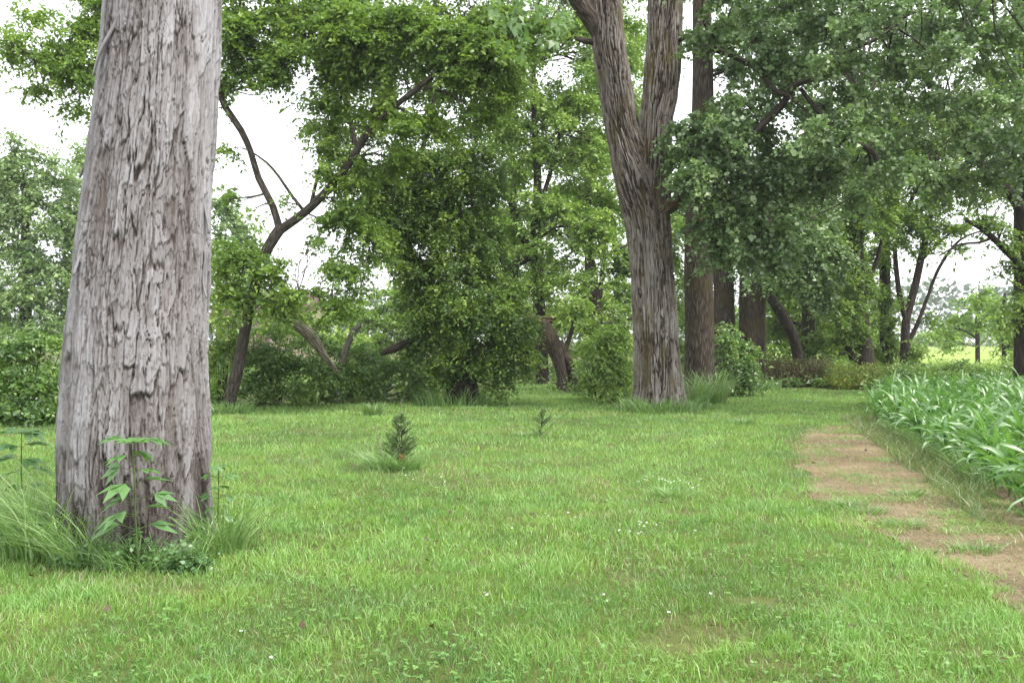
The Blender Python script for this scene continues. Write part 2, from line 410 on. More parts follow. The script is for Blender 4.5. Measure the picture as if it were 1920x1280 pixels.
LEAFCOUNT = [0]
def crown_clump(lv, c, R, dens, kind, d, gap=0.40, seed=0.0):
    """one leafy clump: sprays through an ellipsoid, opened by noise"""
    K = dict(cotton=dict(n=12, L=0.48, leaf=0.095, wr=0.85, flat=0.25, droop=0.45, k=84),
             maple=dict(n=15, L=0.58, leaf=0.100, wr=0.55, flat=0.7, droop=0.30, k=84),
             vine=dict(n=13, L=0.40, leaf=0.086, wr=0.60, flat=0.6, droop=0.55, k=110, fill=.32),
             shrub=dict(n=12, L=0.45, leaf=0.105, wr=0.45, flat=0.6, droop=0.35, k=80),
             far=dict(n=13, L=0.66, leaf=0.11, wr=0.60, flat=0.6, droop=0.3, k=76))[kind]
    sc = max(1.0, (d / 22.0)) ** 0.85
    A = math.pi * R[0] * R[2]
    S = max(6, int(dens * K['k'] * A / sc ** 2 * 1.5))
    # boughs fan out from the middle of the clump; leaves sit on them in drooping shelves
    NB = int(np.clip(7 + 5.0 * R.mean() / sc, 8, 26))
    bd = unit(rng.normal(0, 1, (NB, 3)) * np.array([1, 1, .75])); bl = rng.uniform(.7, 1.18, NB)
    bdr = K['droop'] * rng.uniform(.3, 1.0, NB); btint = rng.normal(0, .20, NB)
    wt = np.abs(bl) ** 2; bi = rng.choice(NB, S, p=wt / wt.sum())
    t = rng.random(S) ** .62
    lat = unit(np.cross(bd, np.array([0.05, 0.03, 1.0])))
    off = bd[bi] * (t * bl[bi])[:, None] + lat[bi] * (rng.normal(0, .24, S) * (1.15 - .55 * t))[:, None]
    off[:, 2] += rng.normal(0, .075, S) - bdr[bi] * .55 * t ** 2
    fill = rng.random(S) < K.get('fill', .22)
    ev = unit(rng.normal(0, 1, (S, 3))) * (rng.random(S) ** .45)[:, None]
    off = np.where(fill[:, None], ev, off)
    dirs = unit(off + 1e-6)
    pos = c + off * R
    nz = fbm(pos * (0.85 / sc ** 0.5) + seed, 3)
    keep = nz > gap - .03
    pos = pos[keep]; dirs = dirs[keep]; bi = bi[keep]
    ax = np.where(fill[keep][:, None], dirs, bd[bi] + lat[bi] * rng.normal(0, .7, len(bi))[:, None]) * np.array([1, 1, 0.5]) + rng.normal(0, 0.30, dirs.shape)
    ax[:, 2] -= 0.12 + .25 * bdr[bi]
    tint = 0.5 + (fbm(pos * 1.6 + 31.7, 2) - 0.5) * 1.0 + rng.normal(0, 0.12, len(pos)) + btint[bi]
    pp = pos - unit(ax) * K['L'] * sc * 0.5
    sprays(lv, pp, ax, K['n'], K['L'] * sc, K['leaf'] * sc, K['wr'], K['flat'], K['droop'], tint.clip(0, 1))
    LEAFCOUNT[0] += len(pos) * K['n']

def R_of(px, py, d, rx, ry):
    s = d / F
    return np.array([rx * s, max(0.55, 0.75 * (rx + ry) / 2 * s), ry * s])

def tree(name, label, cat, trunk, limbs=(), clumps=(), kind='maple', leaf=None, bark=None, group=None, gap=0.40, dens=1.0,
         ns=14, flare=1.0, twigs=True, trunkname='trunk'):
    """trunk/limbs rows: px, py, depth, radius px.  clumps: px, py, depth, rx, ry[, density]"""
    def W(rows):
        return [np.concatenate([P(a, b, d), [r * d / F]]) for a, b, d, r in rows]
    tw = W(trunk)
    base = tw[0].copy(); org = np.array([base[0], base[1], 0.0])
    tw[0][2] = -0.15
    T = thing(name, label, cat, org, group)
    mb = MB()
    if flare > 1:
        b0 = tw[0].copy(); b1 = tw[0].copy(); b1[2] = 0.35; b1[3] = tw[0][3]
        b0[3] *= flare
        tw = [b0, b1] + tw[1:]
    mb.tube(tw, ns=ns, step=0.3)
    mb.build(trunkname, bark, T, org)
    skel = [catmull(tw, 0.4)]
    for lm in limbs:
        lw = W(lm)
        m2 = MB(); m2.tube(lw, ns=9, step=0.25)
        m2.build('limb', bark, T, org)
        skel.append(catmull(lw, 0.4))
    sk = np.concatenate(skel)
    sk = sk[sk[:, 2] > 0.8] if (sk[:, 2] > 0.8).any() else sk
    lv = Leaves(); br = MB()
    sd = rng.uniform(0, 40)
    for cl in clumps:
        px, py, d, rx, ry = cl[:5]
        dn = cl[5] if len(cl) > 5 else 1.0
        c = P(px, py, d); R = R_of(px, py, d, rx, ry)
        crown_clump(lv, c, R, dn * dens, kind, d, gap, sd)
        if twigs:
            cost = np.linalg.norm(sk[:, :3] - c, axis=1) + np.maximum(0, sk[:, 2] - c[2]) * 0.8
            j = int(np.argmin(cost)); s0 = sk[j]
            dist = np.linalg.norm(s0[:3] - c)
            r0 = min(s0[3] * 0.6, 0.02 + 0.012 * dist)
            m_ = (s0[:3] + c) / 2 + rng.normal(0, 0.07 * dist + .02, 3) + np.array([0, 0, 0.10 * dist])
            main = [[*s0[:3], r0], [*m_, r0 * 0.75], [*c, r0 * 0.5]]
            br.tube(main, ns=6, step=0.3, cap=False)
            mm = catmull(main, 0.3)
            for k in range(6):
                e = c + unit(rng.normal(0, 1, 3)) * R * 0.85
                st = mm[rng.integers(len(mm) // 3, len(mm))]
                md = (st[:3] + e) / 2 + rng.normal(0, 0.12, 3) * R.mean()
                br.tube([[*st[:3], st[3] * 0.6], [*md, st[3] * 0.4], [*e, 0.005]], ns=4, step=0.35, cap=False)
    if br.V: lv.tw = (br, bark)
    if lv.V: lv.build('crown', leaf, T, org)
    return T

def shrub(name, label, cat, base, clumps, kind, leaf, bark=None, group=None, gap=0.30, dens=1.2):
    base = np.array([base[0], base[1], 0.0])
    T = thing(name, label, cat, base, group)
    lv = Leaves(); st = MB()
    sd = rng.uniform(0, 40)
    for cl in clumps:
        px, py, d, rx, ry = cl[:5]
        dn = cl[5] if len(cl) > 5 else 1.0
        c = P(px, py, d); R = R_of(px, py, d, rx, ry)
        crown_clump(lv, c, R, dn * dens, kind, d, gap, sd)
        for k in range(5):
            e = c + unit(rng.normal(0, 1, 3)) * R * 0.8; e[2] = max(e[2], 0.25)
            b = base + (c - base) * .25 + rng.normal(0, 0.10, 3); b[2] = -0.03
            md = (b + e) / 2 + rng.normal(0, 0.08, 3); md[2] = max(md[2], 0.05)
            st.tube([[*b, 0.018], [*md, 0.013], [*e, 0.005]], ns=5, step=0.3, cap=False)
    st.build('stems', bark or B_DARK, T, base)
    for v in lv.V:
        v[:, 2] = np.abs(v[:, 2])
    lv.build('foliage', leaf, T, base)
    return T
#@@SETTING
# ================================================================= SETTING
def sheet(name, pts, z, mat, kind='structure'):
    V = [[x, y, z] for x, y in pts]
    o = mk(name, V, [[list(range(len(V)))]], mat)
    tag(o, None, None, None, kind)
    return o

M_LAWN = ground_mat('lawn_soil', (0.055, 0.05, 0.025), (0.085, 0.10, 0.032), (0.12, 0.14, 0.045), 1.0)
M_DIRT = ground_mat('dirt', (0.085, 0.064, 0.040), (0.175, 0.135, 0.083), (0.27, 0.22, 0.14), 1.6, 0.6, 0.03)
M_CROP = ground_mat('crop_soil', (0.06, 0.042, 0.028), (0.10, 0.072, 0.048), (0.15, 0.115, 0.08), 2.0, 0.6, 0.05)
M_MEADOW = ground_mat('meadow_grass', (0.16, 0.235, 0.055), (0.22, 0.30, 0.07), (0.28, 0.35, 0.09), 0.12, 0.5, 0.2)
sheet('ground', [(-900, -40), (900, -40), (900, 1500), (-900, 1500)], 0.0, M_LAWN)

# polygon tests in ground coordinates
def inpoly(x, y, poly):
    n = len(poly); r = np.zeros(x.shape, bool); j = n - 1
    for i in range(n):
        xi, yi = poly[i]; xj, yj = poly[j]
        r ^= ((yi > y) != (yj > y)) & (x < (xj - xi) * (y - yi) / (yj - yi + 1e-12) + xi)
        j = i
    return r

def gpoly(px):
    return [tuple(G(a, b)[:2]) for a, b in px]

DIRT_PX = [(1545, 796), (1500, 815), (1492, 850), (1505, 890), (1530, 935), (1590, 985), (1690, 1022), (1790, 1072), (1925, 1148), (2060, 1230),
           (2060, 1062), (1990, 1006), (1905, 957), (1832, 911), (1766, 870), (1694, 827), (1642, 794)]
DIRT = gpoly(DIRT_PX)
CORN_A = np.array([4.72, 8.0]); CORN_B = np.array([7.25, 17.9])
FIELD = [(4.48, 7.05), tuple(CORN_B), (10.6, 25.5), (24, 25.5), (24, 7.05)]

def rough_poly(poly, amp=0.10, step=0.05):
    out = []
    n = len(poly)
    for i in range(n):
        a = np.array(poly[i]); b = np.array(poly[(i + 1) % n])
        k = max(1, int(np.linalg.norm(b - a) / step))
        for t in range(k):
            out.append(a + (b - a) * t / k)
    out = np.array(out)
    jx = n2(out[:, 0], out[:, 1], 2.4, 5, 3.0) - 0.5
    jy = n2(out[:, 0], out[:, 1], 2.4, 5, 9.0) - 0.5
    out[:, 0] += jx * amp * 4; out[:, 1] += jy * amp * 6
    return [tuple(p) for p in out]
sheet('dirt_track', rough_poly(DIRT), 0.006, M_DIRT)
sheet('crop_soil', FIELD, 0.010, M_CROP)
sheet('meadow', [(14, 50), (60, 46), (420, 60), (420, 300), (90, 300), (30, 240), (20, 90)], 0.012, M_MEADOW)

# ---------------------------------------------------------------- the lawn
BARE = [(1320, 1195, 0.28), (1260, 1165, 0.12), (345, 1110, 0.16), (1285, 962, 0.22), (845, 978, 0.14), (1180, 1090, .14), (1690, 1090, .10), (1590, 1105, .12),
        (1530, 1040, 0.12), (710, 1000, 0.10), (1390, 1022, 0.16), (450, 862, .12), (1375, 772, .2), (1280, 1215, 0.25), (1440, 1250, .2), (1420, 1130, .12), (895, 1060, .1)]
BAREG = [(*G(a, b)[:2], r * .62) for a, b, r in BARE]

def bare_amount(x, y):
    s = np.zeros_like(x)
    nz = n2(x, y, 4.0, 3, 5.0)
    for bx, by, r in BAREG:
        q = np.sqrt(((x - bx) / (r * 1.7)) ** 2 + ((y - by) / (r * 1.2)) ** 2) + (nz - 0.5) * 1.2
        s = np.maximum(s, 1 - sstep(0.5, 1.25, q))
    return s

def blades(x, y, h, w, lean, tint, mat_rows=None, seg=2, z0=0.0, yaw=None):
    n = len(x)
    a = rng.uniform(0, 2 * math.pi, n) if yaw is None else yaw
    dx, dy = np.cos(a), np.sin(a)
    f = rng.uniform(0, 2 * math.pi, n)
    sx, sy = np.cos(f), np.sin(f)
    B = np.stack([x, y, np.full(n, z0) if np.isscalar(z0) else z0], 1)
    Dv = np.stack([dx, dy, np.zeros(n)], 1); Sv = np.stack([sx, sy, np.zeros(n)], 1)
    Z = np.array([0, 0, 1.0])
    H = h[:, None]; Wd = w[:, None]; Ln = lean[:, None]
    def at(t, bend):
        return B + Z * H * (t - 0.28 * Ln * t * t) + Dv * H * Ln * (t ** 1.8)
    if seg == 2:
        m = at(0.5, 0); tip = at(1.0, 0)
        V = np.stack([B - Sv * Wd * .5, B + Sv * Wd * .5, m + Sv * Wd * .42, m - Sv * Wd * .42, tip], 1).reshape(-1, 3)
        i = np.arange(n)[:, None] * 5
        Q = i + np.array([[0, 1, 2, 3]]); T = i + np.array([[3, 2, 4]])
        tt = np.repeat(tint, 5)
    elif seg == 1:
        tip = at(1.0, 0)
        V = np.stack([B - Sv * Wd * .5, B + Sv * Wd * .5, tip], 1).reshape(-1, 3)
        i = np.arange(n)[:, None] * 3
        Q = np.zeros((0, 4), int); T = i + np.array([[0, 1, 2]])
        tt = np.repeat(tint, 3)
    else:
        ts = np.linspace(0, 1, seg + 1)
        rows = []
        for k, t in enumerate(ts[:-1]):
            p = at(t, 0); ww = Wd * (1 - 0.75 * t ** 2) * .5
            rows += [p - Sv * ww, p + Sv * ww]
        rows.append(at(1.0, 0))
        V = np.stack(rows, 1).reshape(-1, 3)
        m = 2 * seg + 1
        i = np.arange(n)[:, None] * m
        Q = np.concatenate([i + np.array([[2 * k, 2 * k + 1, 2 * k + 3, 2 * k + 2]]) for k in range(seg - 1)])
        T = i + np.array([[2 * seg - 2, 2 * seg - 1, 2 * seg]])
        tt = np.repeat(tint, m)
    return V, Q, T, tt

HALF = 0.577
def lawn_limit(x):
    """far edge of the mown grass as a depth for each x"""
    px = np.array([-30, -16, -9.8, -6.2, -3.0, -1.4, 0.2, 1.2, 2.0, 5.5, 8.4, 10.0, 12.5, 30])
    dy = np.array([15, 17.0, 18.3, 21.3, 23.3, 24.5, 37.0, 37.5, 30.0, 30.5, 31.0, 29.0, 27.5, 27])
    return np.interp(x, px, dy)

def lawn():
    Vs, Qs, Ts, At = [], [], [], []
    n0 = 0
    bands = [(3.3, 6.0, 5600, .0046, 2), (6.0, 9.0, 3600, .0060, 2), (9.0, 13.0, 2000, .0085, 1), (13.0, 19.0, 1100, .0125, 1), (19.0, 27.0, 560, .018, 1), (27.0, 38.0, 260, .026, 1)]
    for d0, d1, den, w, seg in bands:
        hw = HALF * d1 * 1.12 + 0.8
        A = (d1 - d0) * 2 * hw
        n = int(A * den)
        x = rng.uniform(-hw, hw, n); y = rng.uniform(d0, d1, n)
        k = (np.abs(x) < HALF * y * 1.12 + 0.8) & (y < lawn_limit(x) + 0.3)
        x, y = x[k], y[k]
        jx = x + (n2(x, y, 1.3, 3, 2.0) - .5) * .8; jy = y + (n2(x, y, 1.3, 3, 7.0) - .5) * .9
        jx = jx + (n2(x, y, 6.0, 2, 22.) - .5) * .45 + rng.normal(0, .07, len(x)); jy = jy + (n2(x, y, 6.0, 2, 27.) - .5) * .9 + rng.normal(0, .16, len(x))
        dirt = inpoly(jx, jy, DIRT)
        corn = inpoly(x, y, FIELD)
        # tufts gather: clustering noise
        cl = n2(x, y, 7.0, 2, 1.0); big = n2(x, y, 0.55, 3, 4.0); mid = n2(x, y, 2.2, 3, 6.0)
        bare = bare_amount(x, y)
        tuft_d = n2(x, y, 2.0, 2, 12.0)
        p = 0.55 + 0.9 * (cl - 0.35)
        p = np.where(dirt, np.where((tuft_d > 0.57) & (y > 7.3), 0.80, np.where(tuft_d < .46, .18, np.where(y < 7.3, .14, 0.50))), p) * (1 - 0.8 * bare)
        p = np.where(corn, 0.08, p)
        k = rng.random(len(x)) < p
        x, y, dirt, cl, big, mid, bare, corn, tuft_d = [q[k] for q in (x, y, dirt, cl, big, mid, bare, corn, tuft_d)]
        n = len(x)
        h = rng.uniform(0.030, 0.072, n) * (0.65 + 0.9 * mid) * (1 + 0.5 * (cl - .5))
        h *= np.where(rng.random(n) < 0.03, 1.7, 1.0)
        tint = 0.64 + (big - 0.5) * 0.8 + (mid - 0.5) * 0.8 + rng.normal(0, 0.16, n)
        tint = tint.clip(0.31, 1)
        dryp = 0.022 + 0.5 * bare + sstep(0.56, 0.72, n2(x, y, 1.1, 3, 20.)) * 0.28
        dryp = np.where(dirt, np.where((tuft_d > 0.57) & (y > 7.3), 0.40, 0.95), dryp)
        isdry = rng.random(n) < dryp
        tint = np.where(isdry, rng.uniform(0, 0.24, n), tint)
        h = np.where(dirt & isdry, h * 0.8, h)
        ww = w * rng.uniform(0.7, 1.4, n)
        lean = rng.uniform(0.15, 1.0, n) + np.where(dirt, rng.uniform(.3, 1.6, n), 0)
        # the wind/mower has laid patches of grass over together
        yaw = (n2(x, y, 0.9, 2, 15.0) * 12 + rng.normal(0, 2.0, n))
        if seg == 1: h = h * 1.08
        V, Q, T, tt = blades(x, y, h, ww, lean, tint, seg=seg, yaw=yaw)
        Vs.append(V.astype(np.float32)); Qs.append(Q + n0); Ts.append(T + n0); At.append(tt); n0 += len(V)
    o = mk('lawn_grass', np.concatenate(Vs), [np.concatenate(Qs), np.concatenate(Ts)], M_GRASS, None, {'tint': np.concatenate(At)})
    tag(o, 'bright green mown grass with pale dry blades covering the clearing', 'grass', None, 'stuff')
    print('lawn verts', n0)
lawn()

def clover():
    lv = Leaves()
    n = 6500
    y = rng.uniform(3.5, 1, n) if False else 3.5 + (rng.random(n) ** 1.3) * 9.0
    x = rng.uniform(-1, 1, n) * (HALF * y * 1.1 + .5)
    nz = n2(x, y, 1.2, 3, 40.)
    k = (nz > 0.50) & ~inpoly(x, y, DIRT) & ~inpoly(x, y, FIELD) & (bare_amount(x, y) < .5)
    x, y = x[k], y[k]
    z = rng.uniform(0.03, 0.075, len(x))
    s = rng.uniform(0.013, 0.025, len(x))
    a0 = rng.uniform(0, 6.28, len(x)); t = rng.uniform(0.3, 0.6, len(x))
    for j in range(3):
        a = a0 + j * 2.094
        A = np.stack([np.cos(a), np.sin(a), rng.normal(.1, .2, len(x))], 1)
        N = np.array([0, 0, 1.]) + rng.normal(0, .25, (len(x), 3))
        lv.add(np.stack([x, y, z], 1), A, N, s, s * 0.95, t, 0.05)
    o = lv.build('clover_leaves', M_GRASS, None, None)
    tag(o, 'low clover and broad leaves mixed into the near lawn', 'ground cover', None, 'stuff')
    # white clover heads, pixel sized
    C = []
    for (a, b, sa, sb, m) in [(1245, 912, 45, 9, 22), (1205, 1012, 50, 14, 12), (1190, 1000, 20, 12, 5), (890, 1135, 30, 10, 3), (1290, 925, 20, 10, 6), (820, 905, 40, 12, 5), (1010, 960, 120, 40, 8), (420, 1230, 60, 30, 2),
                             (1140, 760, 80, 8, 10), (1240, 1160, 100, 40, 4), (760, 900, 30, 8, 4)]:
        for _ in range(int(m * .65) + 1):
            C.append(G(random.gauss(a, sa * .6), random.gauss(b, sb * .6)))
    C = np.array(C)
    lv = Leaves()
    for j in range(7):
        a = rng.uniform(0, 6.28, len(C)); 
        A = np.stack([np.cos(a), np.sin(a), rng.uniform(0.2, 1.2, len(C))], 1)
        s = np.full(len(C), 0.013) * rng.uniform(.7, 1.2, len(C))
        lv.add(C + [0, 0, 0.075], A, rng.normal(0, 1, (len(C), 3)), s, s * 0.9, rng.random(len(C)), 0.1)
    o = lv.build('clover_flowers', M_WHITE, None, None)
    tag(o, 'tiny white clover heads dotted over the lawn', 'flowers', None, 'stuff')
clover()

# ========================================================== HERO TRUNKS
def maple_trunk():
    D = 7.02; s = D / F
    rows = [(1075, 258, 146), (1040, 258, 138), (1000, 257, 133), (940, 257, 131), (900, 256, 131), (800, 254, 129), (700, 257, 124), (600, 261, 120), (500, 268, 116),
            (400, 274, 112), (300, 283, 108.5), (150, 297, 104), (0, 305, 102), (-150, 312, 101), (-400, 318, 104)]
    path = []
    for py, cx, r in rows:
        p = P(cx, py, D); path.append([*p, r * s])
    path = np.array(path)
    path[0][2] = -0.12
    org = np.array([path[0][0], D, 0.0])
    T = thing('silver_maple', 'massive silver maple trunk with shaggy grey peeling bark, nearest tree, at left', 'tree', org, 'large trees on the lawn')
    C0 = 0.53 * 2 * math.pi
    def disp(TH, S, R):
        sh = TH.shape
        th = TH.ravel(); v = S.ravel()
        def ring(f, k):   # seamless noise on the cylinder
            return fbm(np.stack([np.cos(th) * f + 9, np.sin(th) * f + 9, v * k], 1), 3)
        wu = (ring(4, 1.4) - .5) * 0.9
        wv = (ring(6, 3.0) - .5) * 0.5
        # big long plates
        nu = 46
        wf = ring(20, 2.5) - .5
        U = th / (2 * math.pi) * nu + wu * 3.4 + wf * 1.1
        F1, F2, id1, id2, dv = worley(U, v / 0.80 + wv + wf * .25, nu)
        e = sstep(0.01, 0.10, F2 - F1)
        plate = e * (0.25 + 0.75 * id1) + e * np.clip(dv, -.6, .6) * 0.45   # dv>0 below the cell centre: lower end lifts off
        # small scales
        nu2 = 128
        U2 = th / (2 * math.pi) * nu2 + wu * 9 + wf * 3.5
        G1, G2, jd1, jd2, dw = worley(U2, v / 0.22 + wv * 2 + wf * .8, nu2)
        e2 = sstep(0.0, 0.16, G2 - G1)
        sm = e2 * (0.35 + 0.65 * jd1) + e2 * dw * 0.5
        fib = ring(38, 4.0)
        smooth = sstep(0.50, 0.68, ring(2.2, 0.8))       # calmer grey areas
        low = 1 - sstep(0.3, 1.4, v)
        big = ring(1.6, 0.5) - .5
        dr = (plate - .45) * 0.025 * (1 - 0.3 * smooth) + (sm - .4) * 0.012 * (1 - 0.5 * smooth) + (fib - .5) * 0.014 + big * 0.045 + (ring(70, 9.0) - .5) * .007
        # root buttresses at the foot
        dr += (0.035 * np.exp(-v / 0.30)) * np.cos(th * 5 + 0.9) + 0.028 * np.exp(-v / .55) * np.cos(th * 8 + 2 + wu * 2)
        h = 0.0 + 0.20 * e + 0.28 * plate + 0.28 * sm + 0.45 * (fib - .5) + 0.24 * smooth - 0.34 * low - .03 + (ring(3, 1.5) - .5) * .3
        return dr.reshape(sh), np.clip(h, 0, 1).reshape(sh)
    V, Q, Tr, U, H = tube(path, ns=620, step=0.0085, disp=disp, cap=False)
    TR = mk('trunk', V, [Q], H_MAPLE, T, {'buv': U, 'h': H, 'p': np.zeros(len(V))}, True, origin=org)
    # loose bark straps standing off the trunk
    def strap(px0, py0, px1, py1, w, off, lift):
        n = 14; t = np.linspace(0, 1, n)
        px = px0 + (px1 - px0) * t; py = py0 + (py1 - py0) * t
        rr = np.interp(py, [r[0] for r in rows[::-1]], [r[2] for r in rows[::-1]]) * s
        cc = np.interp(py, [r[0] for r in rows[::-1]], [r[1] for r in rows[::-1]])
        L, Rr = [], []
        z = CAMH + (CY - py) / F * D
        for k in range(n):
            a = np.clip((px[k] - cc[k]) * s / (rr[k]), -0.995, 0.995)
            th = math.asin(a)
            ww = w * (1 - 0.75 * abs(t[k] - 0.35) ** 1.5) / rr[k]
            R = rr[k] + off + lift * (t[k]) ** 2 + 0.012 * math.sin(t[k] * 6 + px0)
            x0 = (cc[k] - CX) * s
            for sgn, lst, z_ in ((-1, L, 0.0), (1, Rr, 0.0)):
                th2 = th + sgn * ww * .5
                lst.append([x0 + R * math.sin(th2), D - R * math.cos(th2), z[k]])
        L = np.array(L); Rr = np.array(Rr)
        c = np.array([(cc.mean() - CX) * s, D, 0])
        def inner(a):
            o = a.copy(); v = a - np.array([c[0], c[1], 0]); v[:, 2] = 0
            return o - unit(v) * 0.012
        Li, Ri = inner(L), inner(Rr)
        V = np.concatenate([L, Rr, Li, Ri]); q = []
        for k in range(n - 1):
            for a_, b_ in ((0, 1), (1, 3), (3, 2), (2, 0)):
                q.append([a_ * n + k, b_ * n + k, b_ * n + k + 1, a_ * n + k + 1])
        q.append([0, 2 * n, 3 * n, n]); q.append([n - 1, 2 * n - 1, 4 * n - 1, 3 * n - 1])
        hh = np.tile(0.55 + 0.25 * t, 4)
        buv = np.concatenate([np.stack([np.full(n, px0 * .01 + j * .03), z, np.zeros(n)], 1) for j in range(4)])
        o = mk('bark_strap', V, [q], H_MAPLE, TR, {'buv': buv, 'h': hh, 'p': np.zeros(4 * n)}, False, origin=org)
    for a in [(268, 60, 215, 165, .040, .020, .030), (203, 430, 197, 525, .035, .02, .03), (172, 240, 159, 335, .028, .012, .045), (150, 440, 138, 540, .028, .012, .04),
              (128, 560, 123, 690, .03, .014, .035), (384, 470, 385, 560, .028, .016, .03), (392, 330, 388, 440, .03, .014, .03)]:
        strap(*a)
    # upper limbs (mostly above the frame) and the sprig that hangs into view
    for lm in [[(318, -380, D, 70), (200, -620, 7.6, 50), (20, -900, 8.6, 34), (-150, -1200, 9.5, 15)],
               [(318, -380, D, 70), (460, -620, 7.4, 52), (640, -900, 8.0, 36), (800, -1250, 8.5, 14)],
               [(330, -420, D, 26), (560, -520, 8.0, 20), (820, -360, 9.0, 12), (960, -170, 9.4, 7), (1010, -60, 9.5, 4)]]:
        m2 = MB(); m2.tube([np.concatenate([P(a, b, d), [r * d / F]]) for a, b, d, r in lm], ns=14, step=0.2)
        m2.build('limb', B_GREY, T, org)
    lv = Leaves()
    br = MB()
    for (a, b, d, rx, ry, m) in [(985, 5, 9.4, 60, 30, 14), (925, 20, 9.2, 30, 22, 6), (1045, 40, 9.6, 40, 24, 9), (975, 62, 9.5, 40, 15, 7)]:
        c = P(a, b - 20, d)
        pos = c + unit(rng.normal(0, 1, (m, 3))) * R_of(a, b, d, rx, ry) * rng.random((m, 1)) ** .5
        ax = rng.normal(0, .6, (m, 3)); ax[:, 2] -= .7
        sprays(lv, pos, ax, 8, 0.28, 0.088, 0.62, 0.3, 0.4, rng.random(m))
        st = P(min(max(a, 820), 1010), -200, d)
        for p in pos[::2]:
            br.tube([[*st, .010], [*((st + p) / 2 + rng.normal(0, .05, 3)), .006], [*p, .003]], ns=4, step=.2, cap=False)
    lv.tw = (br, B_GREY)
    lv.build('crown', M_NEAR, T, org)
maple_trunk()

